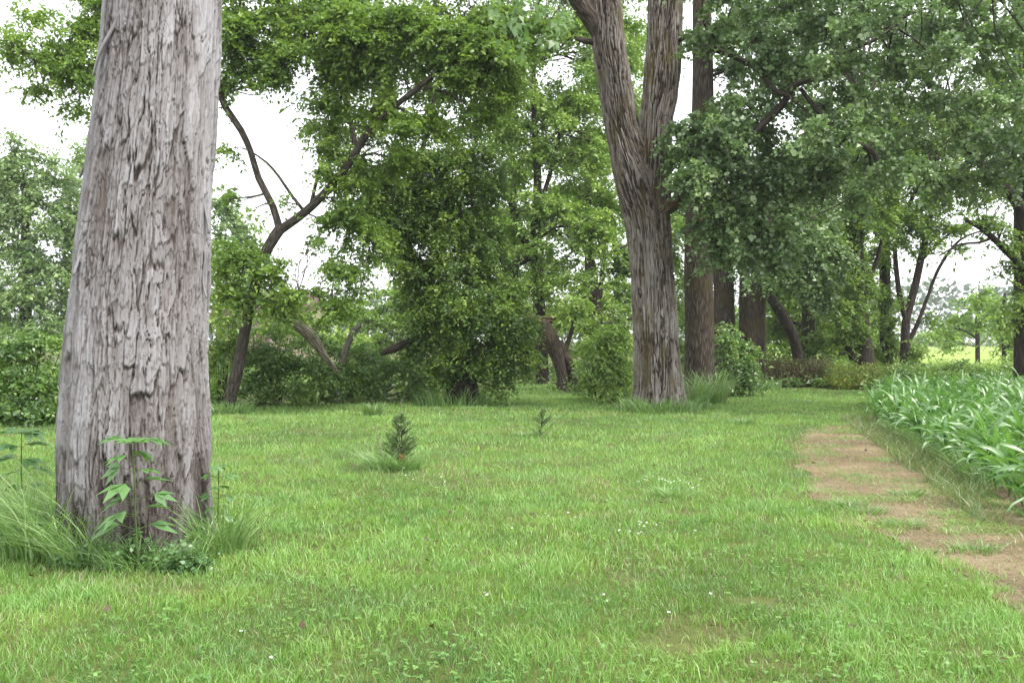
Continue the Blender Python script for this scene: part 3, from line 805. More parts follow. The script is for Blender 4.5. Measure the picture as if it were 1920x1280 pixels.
def cottonwood():
    D = 21.0; s = D / F
    W = lambda rows: np.array([[*P(a, b, d), r * d / F] for a, b, d, r in rows])
    left = W([(1236, 775, D, 55), (1236, 762, D, 51), (1235, 735, D, 46.5), (1233, 700, D, 43.5), (1228, 600, D, 39.5), (1222, 500, D, 38), (1216, 430, D, 40), (1205, 370, D, 42),
              (1190, 315, D, 40), (1174, 265, D, 32), (1164, 225, D, 29), (1152, 150, D, 28), (1142, 90, D, 28.3), (1135, 0, D, 28), (1128, -150, D, 26), (1115, -300, D, 20), (1100, -450, D, 10)])
    right = W([(1224, 430, D - .05, 26), (1226, 360, D - .1, 30), (1227, 300, D - .15, 30), (1228, 260, D - .15, 28), (1231, 220, D - .15, 28.5), (1240, 150, D - .1, 32), (1245, 60, D, 31), (1247, 0, D, 30.5),
               (1254, -150, D, 27), (1268, -300, D, 20), (1285, -450, D, 9)])
    left[0][2] = -0.12
    org = np.array([left[0][0], D, 0.])
    T = thing('cottonwood', 'huge pale cottonwood with furrowed bark forking into two stems, centre of the clearing', 'tree', org, 'large trees on the lawn')
    def mkdisp(seed, twist, foot):
        def disp(TH, S, R):
            sh = TH.shape; th = TH.ravel(); v = S.ravel()
            def ring(f, k): return fbm(np.stack([np.cos(th) * f + seed, np.sin(th) * f + seed, v * k], 1), 3)
            w = (ring(3.0, 0.9) - .5)
            nu = 60
            U = th / (2 * math.pi) * nu + w * 5.5 + twist * v + (ring(16, 2.2) - .5) * 1.5
            F1, F2, i1, i2, dv = worley(U, v / 1.7 + (ring(7, 2) - .5) * 1.3, nu)
            e = sstep(0.02, 0.34, F2 - F1)
            nu2 = 118
            U2 = th / (2 * math.pi) * nu2 + w * 9 + twist * 2 * v
            G1, G2, j1, j2, dw = worley(U2, v / 0.85, nu2)
            e2 = sstep(0.0, 0.4, G2 - G1)
            fib = ring(26, 3.0)
            # long stripped pale face on the viewer's left of centre
            ang = (th - (math.pi - 0.22))
            p = np.exp(-(ang / 0.46) ** 2) * sstep(1.2, 3.0, v) * (1 - sstep(3.6, 5.6, v)) * foot
            p = sstep(0.42, 0.95, p + (ring(30, .45) - .5) * 2.6 * sstep(.02, .3, p)) * .72
            dr = ((e * (0.65 + 0.35 * i1) - .5) * 0.062 + (e2 - .5) * 0.020) * (1 - .6 * p) + (fib - .5) * 0.02 + (ring(1.5, .5) - .5) * .07
            if foot:
                dr += 0.07 * np.exp(-v / .35) * np.cos(th * 6 + 1) + .05 * np.exp(-v / .8) * np.cos(th * 3 + .5)
            h = 0.0 + 0.60 * e * (0.55 + 0.45 * i1) + 0.20 * e2 * e + .3 * (fib - .5)
            h = h + 0.10 * (1 - sstep(2.0, 5.0, v)) * foot
            disp.p = p
            return dr.reshape(sh), np.clip(h, 0, 1).reshape(sh)
        return disp
    Vs, Qs, Us, Hs, Ps = [], [], [], [], []; n0 = 0
    for path, sd, tw, ft in ((left, 5.0, -0.35, 1.0), (right, 13.0, 0.25, 0.0)):
        dsp = mkdisp(sd, tw, ft)
        V, Q, Tr, U, H = tube(path, ns=440, step=0.028, disp=dsp, cap=False)
        Vs.append(V); Qs.append(Q + n0); Us.append(U); Hs.append(H); Ps.append(dsp.p); n0 += len(V)
    mk('trunk', np.concatenate(Vs), [np.concatenate(Qs)], H_COT, T, {'buv': np.concatenate(Us), 'h': np.concatenate(Hs), 'p': np.concatenate(Ps)}, True, origin=org)
    limbs = [
        [(1128, 70, D, 16), (1105, 32, D - .2, 17), (1083, 0, D - .4, 16), (1050, -60, D - .8, 14), (980, -160, D - 1.5, 8)],
        [(1115, 80, D, 6), (1092, 76, D - .2, 5), (1075, 70, D - .3, 3)],
        [(1255, 70, D, 8), (1284, 73, D - .4, 6), (1312, 84, D - .8, 5.5), (1380, 108, D - 1.3, 5.5), (1425, 135, D - 1.7, 5), (1450, 168, D - 2, 4.5), (1478, 180, D - 2.2, 4), (1520, 215, D - 2.4, 2.5)],
        [(1235, 395, D, 17), (1262, 383, D - .5, 14), (1285, 373, D - .75, 11), (1312, 364, D - 1.0, 8)],
        [(1305, 366, D - .95, 7), (1345, 340, D - 1.4, 6.5), (1392, 272, D - 1.8, 7), (1425, 238, D - 1.9, 7.5), (1468, 195, D - 2.0, 7), (1490, 160, D - 2.2, 6.5), (1545, 140, D - 2.4, 5), (1590, 98, D - 2.3, 4), (1650, 70, D - 2.2, 3.4), (1700, 30, D - 2.0, 3), (1760, 5, D - 1.8, 2.6), (1850, -60, D - 1.6, 2)],
        [(1500, 165, D - 2.2, 4), (1560, 240, D - 2.3, 4), (1610, 270, D - 2.4, 4.5), (1640, 290, D - 2.5, 4.5), (1652, 322, D - 2.5, 3), (1700, 330, D - 2.5, 1.5)],
        [(1262, -120, D, 14), (1400, -160, D - 1, 12), (1550, -150, D - 2, 9), (1700, -90, D - 2.5, 6), (1860, -20, D - 3, 3)],
    ]
    sk = []
    for lm in limbs:
        m2 = MB(); w = W(lm); m2.tube(w, ns=12, step=0.12); ob = m2.build('limb', B_DARK if lm[0][0] > 1300 or lm[0][0] == 1255 else B_COT, T, org)
        if lm[0][0] == 1235: torn = ob
        sk.append(catmull(w, .4))
    # torn wood where the low limb has split from the trunk
    sp = MB()
    for k in range(9):
        a = P(1244 + rng.normal(0, 4), 395 + rng.normal(0, 6), D - .62)
        b = P(1262 + rng.uniform(0, 26), 372 - rng.uniform(0, 22), D - .75 - rng.uniform(0, .2))
        sp.tube([[*a, .035], [*((a + b) / 2), .02], [*b, .004]], ns=5, step=.1)
    sp.build('split_wood', B_SPLIT, torn, org)
    sk = np.concatenate(sk)
    cl = [(1300, 245, 19.6, 60, 45), (1262, 240, 19.9, 34, 40, .8), (1330, 320, 19.3, 75, 55), (1390, 390, 19.3, 70, 55), (1335, 425, 19.6, 45, 34, .9), (1385, 470, 19.6, 65, 42),
          (1440, 440, 19.8, 60, 55), (1290, 290, 19.6, 50, 35), (1430, 330, 19.3, 80, 60), (1460, 500, 20.2, 40, 32, .7), (1300, 340, 19.6, 40, 30, .8)]
    xs = np.arange(1330, 1990, 72)
    for j, y0 in enumerate(np.arange(-60, 330, 62)):
        for i, x0 in enumerate(xs):
            if x0 < 1400 and 120 < y0 < 200: continue
            cl.append((x0 + (36 if j % 2 else 0) + rng.normal(0, 12), y0 + rng.normal(0, 12), rng.uniform(17.4, 20.5), rng.uniform(52, 72), rng.uniform(40, 54), 0.60 if x0 < 1600 else .42))
    for x0, y0 in [(1500, 360), (1560, 330), (1620, 350), (1520, 410)]:
        cl.append((x0, y0, rng.uniform(18, 20), 60, 48, .55))
    lv = Leaves(); br = MB(); sd = 3.3
    for c_ in cl:
        px, py, d, rx, ry = c_[:5]; dn = c_[5] if len(c_) > 5 else 1
        c = P(px, py, d); R = R_of(px, py, d, rx, ry)
        crown_clump(lv, c, R, dn, 'cotton', d, 0.40, sd)
        j = int(np.argmin(np.linalg.norm(sk[:, :3] - c, axis=1))); s0 = sk[j]
        dist = np.linalg.norm(s0[:3] - c)
        r0 = min(s0[3] * .6, .015 + .010 * dist)
        main = [[*s0[:3], r0], [*((s0[:3] + c) / 2 + rng.normal(0, .06 * dist + .02, 3)), r0 * .7], [*c, r0 * .45]]
        br.tube(main, ns=6, step=.3, cap=False)
        for k in range(5):
            e = c + unit(rng.normal(0, 1, 3)) * R * .85
            br.tube([[*c, r0 * .4], [*((c + e) / 2 + rng.normal(0, .1, 3)), r0 * .3], [*e, .004]], ns=4, step=.35, cap=False)
    lv.tw = (br, B_DARK)
    lv.build('crown', M_COTTON, T, org)
cottonwood()
#@@TREES
# ================================================================== TREES
GB = 'trees along the back of the clearing'
tree('box_elder', 'leaning box elder with slim grey forked trunk just right of the massive trunk', 'tree',
     [(424, 772, 20.3, 12.6), (432, 745, 20.3, 11.8), (446, 690, 20.2, 10.7), (457, 630, 20.2, 10.4), (470, 570, 20.1, 10.0), (485, 515, 20, 9.6), (502, 465, 20, 10.0), (528, 425, 20, 10.4)],
     [[(524, 432, 20, 7.4), (512, 388, 20, 6.7), (485, 335, 20, 6.3), (470, 285, 19.9, 5.9), (452, 245, 19.8, 6.3), (425, 205, 19.7, 6.3), (395, 150, 19.6, 5.2), (340, 95, 19.4, 4.4), (250, 70, 19.2, 3.7), (120, 100, 19, 3.0), (20, 96, 18.8, 1.5)],
      [(524, 432, 20, 8.9), (575, 395, 19.9, 8.1), (620, 350, 19.8, 7.8), (655, 305, 19.7, 7.0), (690, 250, 19.6, 6.3), (740, 200, 19.4, 5.5), (790, 160, 19.2, 4.8), (830, 130, 19.1, 3.7), (870, 118, 19, 3.0), (930, 90, 18.8, 1.9)],
      [(572, 398, 19.9, 3.3), (548, 368, 19.8, 3.0), (522, 330, 19.7, 2.6), (500, 305, 19.6, 2.2), (472, 285, 19.4, 1.5)],
      [(582, 388, 19.9, 3.7), (592, 345, 20, 3.3), (604, 300, 20.1, 3.0), (625, 250, 20.2, 2.6), (640, 180, 20.2, 2.2), (620, 100, 20, 1.9)],
      [(740, 200, 19.4, 3.7), (700, 150, 19.6, 3.0), (640, 110, 19.8, 3.0), (560, 60, 20, 2.2)],
      [(465, 590, 20.1, 3.0), (500, 560, 19.6, 2.2), (560, 545, 19, 1.9), (620, 560, 18.8, 1.1)]],
     [*[(x_ + (y_ % 100) * .3, y_, 19.6 + (x_ % 70) / 90, 50, 36, .7) for y_ in range(-20, 150, 56) for x_ in range(430, 640, 64)], (620, 330, 19.8, 36, 30, .7), (650, 400, 19.6, 45, 36, .9), (695, 430, 19.5, 45, 40), (600, 455, 19.4, 45, 28, .6), (560, 490, 19.2, 45, 30, .7), (640, 505, 19.2, 50, 30, .7), (615, 285, 19.8, 36, 28, .7), (660, 300, 19.6, 45, 36), (600, 200, 19.8, 45, 24, .7), (25, 75, 18.8, 60, 34, .8), (95, 110, 19, 75, 45, .9), (160, 55, 19.2, 60, 60, .9), (70, 165, 19, 45, 16, .6), (160, 140, 19.4, 45, 45), (150, 205, 19.5, 36, 30, .45), (60, 30, 19.4, 60, 24, .6), (175, 10, 19.4, 50, 30),
      (440, 60, 19.4, 55, 60), (500, 120, 19.8, 70, 50, .9), (560, 40, 20, 80, 50), (640, 30, 19.6, 80, 50), (610, 130, 20, 70, 50), (690, 110, 19.6, 80, 55), (770, 40, 19.4, 80, 55),
      (760, 150, 19.4, 80, 50), (850, 60, 19.2, 80, 60), (850, 150, 19.2, 75, 50), (930, 100, 19, 70, 60), (920, 30, 19.2, 60, 40), (640, 215, 20, 50, 36), (700, 215, 19.8, 70, 40), (640, 270, 20, 45, 26, .8), (700, 280, 19.6, 55, 45),
      (590, 240, 19.8, 25, 18, .5), (800, 230, 19.2, 70, 40), (430, 130, 19.8, 26, 50, .8), (425, 280, 19.5, 20, 26, .5), (480, 390, 19.6, 46, 22, .45), (440, 370, 19.8, 30, 22, .4),
      (445, 480, 19.6, 50, 45), (430, 550, 19.6, 36, 42), (510, 510, 19.4, 40, 40, .9), (560, 545, 19, 60, 30), (610, 500, 19.4, 60, 26, .5), (640, 570, 19, 50, 26, .8), (575, 470, 19.4, 45, 26, .4), (510, 575, 19.3, 50, 26, .9),
      (660, 420, 19.8, 50, 45, .6), (690, 480, 19.6, 40, 36, .5), (580, 90, 19.7, 70, 40), (650, 70, 19.4, 70, 50), (720, 60, 19.3, 70, 50), (800, 100, 19.2, 70, 50), (890, 90, 19, 60, 50), (980, 60, 19.2, 60, 50, .8), (900, 210, 19.4, 60, 40, .8), (960, 170, 19.4, 50, 40, .6), (740, 300, 19.6, 60, 40, .8), (660, 340, 19.6, 36, 28, .6), (530, 380, 19.6, 30, 18, .3), (610, 330, 19.8, 30, 22, .4), (670, 545, 19.6, 40, 30, .5)],
     'maple', M_MAPLE, B_ELDER, GB, gap=0.40, dens=1.25)

tree('vine_covered_tree', 'dark leafy tree wrapped in vines to the ground with a broad skirt of foliage', 'tree',
     [(868, 758, 22.8, 38), (866, 725, 22.8, 30), (855, 660, 22.9, 24), (825, 600, 23, 22), (795, 545, 23, 21), (760, 480, 23, 20), (728, 425, 23, 18), (700, 370, 23, 14), (680, 330, 23, 9), (665, 270, 23.2, 6), (650, 170, 23.4, 3)],
     [[(795, 545, 23, 10), (840, 440, 23.2, 7), (870, 340, 23.4, 5.5), (900, 230, 23.6, 4), (915, 120, 23.6, 2.5)],
      [(728, 425, 23, 7), (770, 340, 23.2, 5), (800, 250, 23.4, 4), (820, 150, 23.4, 2.5)]],
     [(870, 625, 22.2, 100, 56, 1.7), (935, 640, 22.2, 56, 52, 1.5), (805, 640, 22.3, 46, 52, 1.6), (860, 570, 22.0, 95, 56, 1.3), (900, 600, 21.9, 70, 50, 1.2), (860, 560, 22.4, 105, 60, 1.5), (970, 655, 22.6, 36, 50, .8), (790, 560, 22.5, 45, 50, 1.1), (930, 560, 22.6, 55, 55), (860, 490, 22.4, 90, 50, 1.2),
      (800, 490, 22.5, 60, 50, 1.1), (780, 430, 22.5, 60, 50, 1.2), (840, 420, 22.5, 80, 50, 1.1), (905, 450, 22.7, 60, 50), (720, 390, 22.6, 40, 46, 1.1), (760, 360, 22.6, 60, 45, 1.1), (840, 350, 22.6, 80, 45), (900, 370, 22.8, 50, 45, .8),
      (700, 330, 22.7, 45, 36), (780, 300, 22.6, 70, 40), (860, 290, 22.7, 70, 40), (920, 300, 22.9, 45, 40, .7), (940, 695, 22.2, 36, 26, 1), (895, 690, 22.0, 40, 24, .8), (815, 700, 22.3, 30, 34, 1.1), (845, 690, 22.0, 34, 24, .7), (925, 725, 22.0, 16, 14, .8), (945, 735, 22.0, 14, 14, .8), (990, 690, 22.6, 20, 28, .6),
      *[(x_ + (y_ % 100) * .35, y_, 23.6 + (x_ % 70) / 60, 62, 44, .55) for y_ in range(-40, 270, 70) for x_ in range(600, 1000, 84)],
      (800, 350, 23.3, 60, 40, 1.5), (860, 400, 23.3, 60, 45, 1.5), (820, 290, 23.4, 60, 40, 1.2), (780, 400, 23.4, 50, 45, 1.5), (890, 340, 23.5, 50, 40, 1.1), (730, 330, 23.2, 45, 36, 1.2), (675, 335, 22.3, 32, 28, 1.6), (700, 380, 22.3, 34, 30, 1.8), (725, 425, 22.3, 34, 30, 1.8), (750, 470, 22.3, 34, 30, 1.8), (775, 515, 22.3, 34, 30, 1.8), (800, 580, 22.3, 36, 36, 1.4), (660, 290, 22.4, 30, 30, 1), (650, 380, 22.6, 30, 30, .7), (975, 600, 22.0, 34, 44, 1.3), (990, 650, 22.2, 26, 34, 1.1), (925, 580, 21.8, 55, 46, 1.3), (960, 560, 22.5, 34, 40, 1)],
     'vine', M_VINE, B_DARK, GB, gap=0.36, dens=1.0)

tree('back_maple', 'yellow-green maple with a thin dark trunk between the vine-covered tree and the cottonwood', 'tree',
     [(1018, 712, 33, 13), (1012, 600, 33, 12), (1008, 520, 33, 11), (1004, 430, 33, 10), (1008, 340, 33, 8), (1003, 240, 33, 6), (1000, 120, 33, 4)],
     [[(1010, 510, 33, 8), (985, 455, 32.8, 8), (965, 400, 32.6, 6), (940, 340, 32.4, 3)], [(1006, 400, 33, 5), (1030, 330, 33, 4), (1050, 250, 33, 3)], [(1006, 470, 33, 9), (950, 500, 32.5, 7), (935, 440, 32.4, 5)]],
     [(1000, 390, 32.6, 60, 40, .8), (1055, 400, 32.4, 60, 45, .9), (1040, 300, 32.8, 60, 55, .7), (1035, 210, 33, 70, 60, .7), (990, 110, 33, 70, 60, .8), (1060, 110, 33, 60, 60, .7), (945, 430, 32.4, 45, 40, .8),
      (1050, 470, 32.2, 70, 40, 1), (1110, 440, 32, 55, 50, 1), (985, 545, 32, 45, 36, .9), (1065, 530, 32, 80, 36, 1), (1130, 520, 32, 60, 45, 1), (960, 240, 33, 45, 60, .6), (950, 330, 33, 30, 40, .5), *[(x_ + (y_ % 100) * .3, y_, 33.5 + (x_ % 70) / 30, 52, 44, .6) for y_ in range(-30, 340, 74) for x_ in range(930, 1160, 76)], (1080, 60, 33, 60, 50, .9), (940, 150, 33, 50, 60, .8), (1090, 200, 33, 40, 60, .9), (960, 320, 33, 40, 50, .7), (1100, 290, 32.6, 50, 50, .8)],
     'maple', M_LIGHT, B_DARK, GB, gap=0.42)
tree('back_ash', 'slender dark-stemmed tree left of the forked cottonwood, thin sinuous upper limb', 'tree',
     [(1122, 700, 37, 11), (1121, 610, 37, 10), (1110, 500, 37, 8), (1100, 420, 37, 6), (1108, 350, 37, 5), (1118, 300, 37, 4.5), (1137, 245, 37, 3), (1150, 150, 37, 2)],
     [[(1120, 600, 37, 5), (1130, 500, 37, 4), (1140, 380, 37, 3)]],
     [(1110, 250, 37, 60, 70, .7), (1130, 140, 37, 60, 70, .7), (1080, 350, 37, 50, 50, .7), (1140, 380, 36.5, 50, 60, .9), (1090, 610, 36, 50, 36, .9), (1150, 590, 36, 40, 50, .9), (1190, 200, 38, 40, 90, .7), (1190, 80, 38, 30, 80, .7), (1110, 30, 37, 60, 50, .7), (1260, 480, 40, 40, 90, .9), (1265, 600, 40, 40, 60, .9)],
     'maple', M_LIGHT, B_DARK, GB, gap=0.42)

GC = 'row of old cottonwoods on the lawn'
tree('cottonwood', 'straight brown cottonwood trunk with mossy bark directly behind the forked one', 'tree',
     [(1311, 760, 24.6, 30), (1311, 720, 24.6, 28), (1311, 600, 24.6, 27), (1309, 500, 24.6, 26), (1310, 420, 24.6, 24.5), (1316, 280, 24.6, 21.5), (1318, 150, 24.6, 19.5), (1316, 0, 24.6, 17), (1316, -200, 24.6, 12)],
     [[(1318, 120, 24.6, 8), (1360, 60, 24.2, 6), (1420, 0, 24, 4)]],
     [(1370, 40, 24.2, 55, 55, .9), (1440, 30, 24, 60, 60, .9), (1380, 130, 24.6, 40, 50, .6), (1290, -30, 25, 40, 30, .5), (1480, 120, 24, 60, 60, .9), (1345, 230, 24.2, 30, 60, .7), (1400, 230, 24, 60, 60, .8)],
     'cotton', M_COTTON, B_COT, GC, flare=1.15, ns=40)
tree('cottonwood', 'grey cottonwood trunk third in the row, foot hidden behind a dark shrub', 'tree',
     [(1362, 735, 32, 23), (1359, 640, 32, 20), (1357, 540, 32, 18.5), (1352, 400, 32, 16), (1350, 250, 32, 12)],
     [[(1352, 420, 32, 8), (1400, 330, 31.5, 6), (1460, 260, 31, 4)]],
     [(1400, 470, 31.5, 55, 40, .8), (1440, 400, 31.5, 60, 60, .9), (1500, 440, 31, 60, 60, .9), (1360, 380, 32.5, 50, 60, .6), (1480, 320, 31.5, 70, 60, .8), (1350, 500, 32.6, 30, 30, .6), (1540, 370, 31.4, 60, 60, .8)],
     'cotton', M_COTTON, B_COT, GC, ns=24)
tree('cottonwood', 'thin cottonwood stem squeezed left of the reddish trunk at the end of the row', 'tree',
     [(1395, 728, 35, 11), (1396, 640, 35, 10.5), (1396, 540, 35, 10), (1398, 420, 35, 8), (1400, 300, 35, 6)], (),
     [(1420, 480, 34.5, 45, 40, .8), (1400, 350, 35, 60, 60, .7)], 'cotton', M_COTTON, B_COT, GC)
tree('cottonwood', 'reddish brown cottonwood trunk with a pale stripped right edge, last in the row', 'tree',
     [(1420, 730, 31, 19), (1419, 690, 31, 16.5), (1418, 600, 31, 15.5), (1420, 545, 31, 16.5), (1430, 480, 31, 13), (1440, 380, 31, 10)],
     [[(1424, 560, 31, 9), (1438, 548, 31.2, 8), (1455, 520, 31.4, 6), (1480, 470, 31.6, 4)], [(1431, 720, 30.9, 2.5), (1432, 680, 30.7, 3.5), (1433, 610, 30.6, 3), (1434, 560, 30.7, 2)]],
     [(1450, 520, 30.6, 60, 32, 1), (1410, 525, 30.4, 40, 26, .9), (1500, 500, 31, 60, 45, 1), (1530, 540, 31.5, 40, 40, .8), (1470, 460, 30.8, 60, 50, 1), (1560, 470, 31.6, 60, 55, .8)],
     'cotton', M_COTTON, B_COT, GC, ns=24)

GR = 'trees beyond the lawn on the right'
tree('leaning_tree', 'dark bare trunk leaning left over the weeds right of the cottonwood row', 'tree',
     [(1503, 680, 38, 10), (1490, 640, 38, 10), (1472, 600, 38, 10), (1450, 565, 38, 9.5), (1428, 530, 38, 8), (1405, 480, 38, 6)], (),
     [(1395, 440, 38, 50, 45, .7), (1440, 450, 38.3, 40, 40, .7)], 'far', M_MAPLE, B_DARK, GR)
tree('dark_tree', 'upright dark trunk rising behind the brown weeds with leafy lower stem', 'tree',
     [(1518, 690, 42, 13), (1516, 620, 42, 12), (1513, 520, 42, 11), (1512, 400, 42, 9), (1510, 250, 42, 6)], (),
     [(1510, 500, 41.5, 36, 60, .6), (1550, 420, 42, 60, 60, .8), (1540, 580, 42, 36, 50, .7), (1470, 480, 42.5, 50, 60, .7), *[(x_ + (y_ % 100) * .35, y_, 43 + (x_ % 70) / 30, 46, 44, .7) for y_ in range(330, 620, 70) for x_ in range(1450, 1600, 66)], (1500, 320, 42, 70, 60, .7), (1545, 650, 41, 36, 36, .8), (1500, 640, 41.6, 16, 30, .5)],
     'far', M_MAPLE, B_DARK, GR)
tree('ivy_clad_tree', 'thick black-barked tree wrapped in climbing leaves with a second stem slanting left', 'tree',
     [(1623, 700, 34, 20), (1620, 660, 34, 17), (1613, 590, 34, 15), (1607, 500, 34, 13), (1607, 420, 34, 11), (1612, 330, 34, 8), (1620, 220, 34, 5)],
     [[(1612, 696, 34, 8), (1595, 660, 33.9, 7.5), (1578, 620, 33.8, 7), (1562, 570, 33.7, 6), (1545, 500, 33.6, 4)], [(1610, 560, 34, 5), (1640, 500, 34, 4), (1655, 440, 34, 3)], [(1608, 470, 34, 6), (1570, 400, 33.6, 4), (1550, 320, 33.4, 3)]],
     [(1600, 560, 33.6, 26, 50, 1), (1585, 500, 33.6, 40, 50, 1), (1630, 520, 33.8, 22, 50, .7), (1560, 560, 33.4, 30, 50, .9), (1575, 640, 33.6, 30, 36, .8), (1600, 420, 33.6, 60, 50, 1), (1650, 390, 33.8, 45, 45, .8), (1550, 440, 33.4, 50, 50, .9), (1600, 340, 33.6, 70, 50, .9), (1660, 300, 34, 60, 60, .8),
      (1540, 330, 33.6, 60, 60, .9), *[(x_ + (y_ % 100) * .35, y_, 35 + (x_ % 70) / 30, 58, 46, .6) for y_ in range(-30, 300, 74) for x_ in range(1500, 1760, 80)], (1600, 250, 34, 90, 60, .8), (1605, 610, 33.4, 20, 36, .8), (1560, 680, 33, 26, 22, .8)],
     'vine', M_MAPLE, B_DARK, GR, gap=0.38)
tree('ivy_clad_tree', 'slim leaf-covered trunk between the black-barked tree and the forked sapling', 'tree',
     [(1663, 700, 38, 12), (1661, 600, 38, 11), (1659, 520, 38, 10), (1660, 420, 38, 9), (1668, 320, 38, 7), (1670, 220, 38, 5)],
     [[(1660, 430, 38, 5), (1700, 390, 38, 4), (1730, 330, 38, 3)]],
     [(1660, 620, 37.6, 26, 50, .9), (1650, 560, 37.6, 20, 45, .8), (1655, 480, 37.6, 26, 36, .8), (1680, 400, 37.6, 50, 45, .9), (1680, 320, 37.6, 60, 50, .9), (1640, 670, 37.4, 26, 26, .9), (1690, 660, 37.2, 26, 26, .8), (1720, 300, 37.6, 60, 60, .9)],
     'vine', M_MAPLE, B_DARK, GR, gap=0.38)
tree('forked_tree', 'dark forked young tree with spreading limbs against the pale sky at the field edge', 'tree',
     [(1696, 692, 36, 9), (1697, 640, 36, 8.5), (1700, 595, 36, 7.5), (1715, 540, 36, 7), (1728, 480, 36, 6.5), (1742, 420, 36, 5), (1752, 370, 36, 3.5)],
     [[(1700, 600, 36, 6), (1688, 560, 36, 5), (1680, 500, 36, 4.5), (1676, 430, 36, 3)], [(1700, 645, 36, 5), (1718, 612, 36, 4), (1738, 560, 36, 3.2), (1762, 500, 36, 3), (1800, 450, 36, 2.2), (1850, 430, 36, 1.5)],
      [(1725, 490, 36, 4), (1755, 460, 36, 3), (1790, 430, 36, 2)]],
     [(1680, 450, 35.8, 30, 40, .6), (1715, 410, 35.8, 45, 40, .7), *[(x_ + (y_ % 100) * .35, y_, 37 + (x_ % 70) / 30, 52, 44, .6) for y_ in range(60, 360, 74) for x_ in range(1720, 1880, 76)], (1760, 370, 35.8, 50, 36, .8), (1750, 430, 35.8, 45, 30, .6), (1790, 430, 35.8, 40, 24, .6), (1690, 560, 36, 22, 26, .4), (1740, 470, 36, 30, 24, .45), (1830, 400, 36, 24, 14, .3), (1770, 330, 36, 60, 45, .9), (1800, 470, 36, 30, 14, .4), (1745, 600, 36, 30, 22, .35), (1720, 660, 35.6, 24, 26, .7)],
     'maple', M_MAPLE, B_DARK, GR, gap=0.42)
tree('edge_tree', 'tall dark trunk at the right edge of view with two bare limbs reaching left', 'tree',
     [(1936, 745, 25, 32), (1932, 660, 25, 28), (1930, 560, 25, 26), (1928, 450, 25, 25), (1926, 330, 25, 22), (1920, 200, 25, 18), (1915, 50, 25, 14), (1912, -120, 25, 9)],
     [[(1922, 500, 25, 10), (1895, 478, 24.8, 7), (1868, 452, 24.6, 6), (1840, 428, 24.4, 5), (1812, 413, 24.2, 3.5)], [(1922, 410, 25, 12), (1900, 370, 24.7, 10), (1875, 345, 24.5, 9), (1840, 308, 24.2, 8), (1800, 260, 24, 5), (1760, 200, 24, 3)],
      [(1860, 446, 24.6, 3), (1835, 455, 24.4, 2.5), (1800, 458, 24.2, 2), (1760, 480, 24, 1.2)], [(1845, 432, 24.4, 2.5), (1836, 412, 24.4, 1.5)], [(1870, 452, 24.6, 2.5), (1882, 425, 24.5, 1.5)]],
     [(1880, 350, 24.6, 45, 45, .8), (1900, 270, 24.5, 55, 55, 1), (1870, 180, 24.5, 70, 60, 1), (1820, 250, 24.3, 55, 50, .8), (1900, 80, 24.5, 60, 60, 1), (1880, 430, 24.6, 40, 22, .5), (1915, 560, 24.6, 26, 40, .5), (1850, 415, 24.3, 34, 22, .7), (1890, 460, 24.5, 26, 22, .6), (1890, 500, 25, 26, 30, .45), (1960, 450, 25, 40, 90, .8), (1970, 250, 25, 50, 120, 1),
      (1830, 370, 24.4, 40, 26, .5), (1790, 330, 24.4, 40, 30, .5), (1905, 600, 25, 26, 30, .4)],
     'maple', M_MAPLE, B_DARK, GR, gap=0.41)
GF = 'small trees standing in the field'
tree('field_tree', 'small airy tree with a thin straight stem standing in the yellow field', 'tree',
     [(1833, 676, 62, 4.5), (1833, 640, 62, 4), (1832, 600, 62, 3.5), (1838, 560, 62, 2.5)], [[(1832, 610, 62, 2.5), (1855, 580, 62, 2), (1880, 560, 62, 1.2)], [(1833, 635, 62, 2), (1812, 622, 62, 1.5), (1780, 612, 62, 1)], [(1833, 650, 62, 1.8), (1850, 635, 62, 1.2)]],
     [(1832, 565, 62, 40, 26, .7), (1800, 600, 62, 40, 22, .6), (1870, 600, 62, 32, 24, .6), (1765, 625, 62, 36, 18, .6), (1840, 610, 62, 40, 20, .4), (1780, 650, 62, 26, 12, .4), (1850, 545, 62, 20, 20, .6)],
     'far', M_LIGHT, B_DARK, GF, gap=.4)
tree('field_tree', 'small leafy tree at the right edge in the field behind the corn', 'tree',
     [(1884, 690, 52, 5.5), (1883, 650, 52, 4.5), (1880, 600, 52, 3.5), (1884, 550, 52, 2.5)], [[(1884, 660, 52, 3), (1900, 635, 52, 2), (1925, 615, 52, 1.4)], [(1883, 640, 52, 2.5), (1870, 600, 52, 2)]],
     [(1885, 580, 52, 36, 36, .7), (1905, 640, 52, 36, 26, .6), (1880, 625, 52, 30, 26, .5), (1920, 580, 52, 30, 40, .6), (1900, 670, 51.5, 30, 14, .5)], 'far', M_LIGHT, B_DARK, GF, gap=.4)

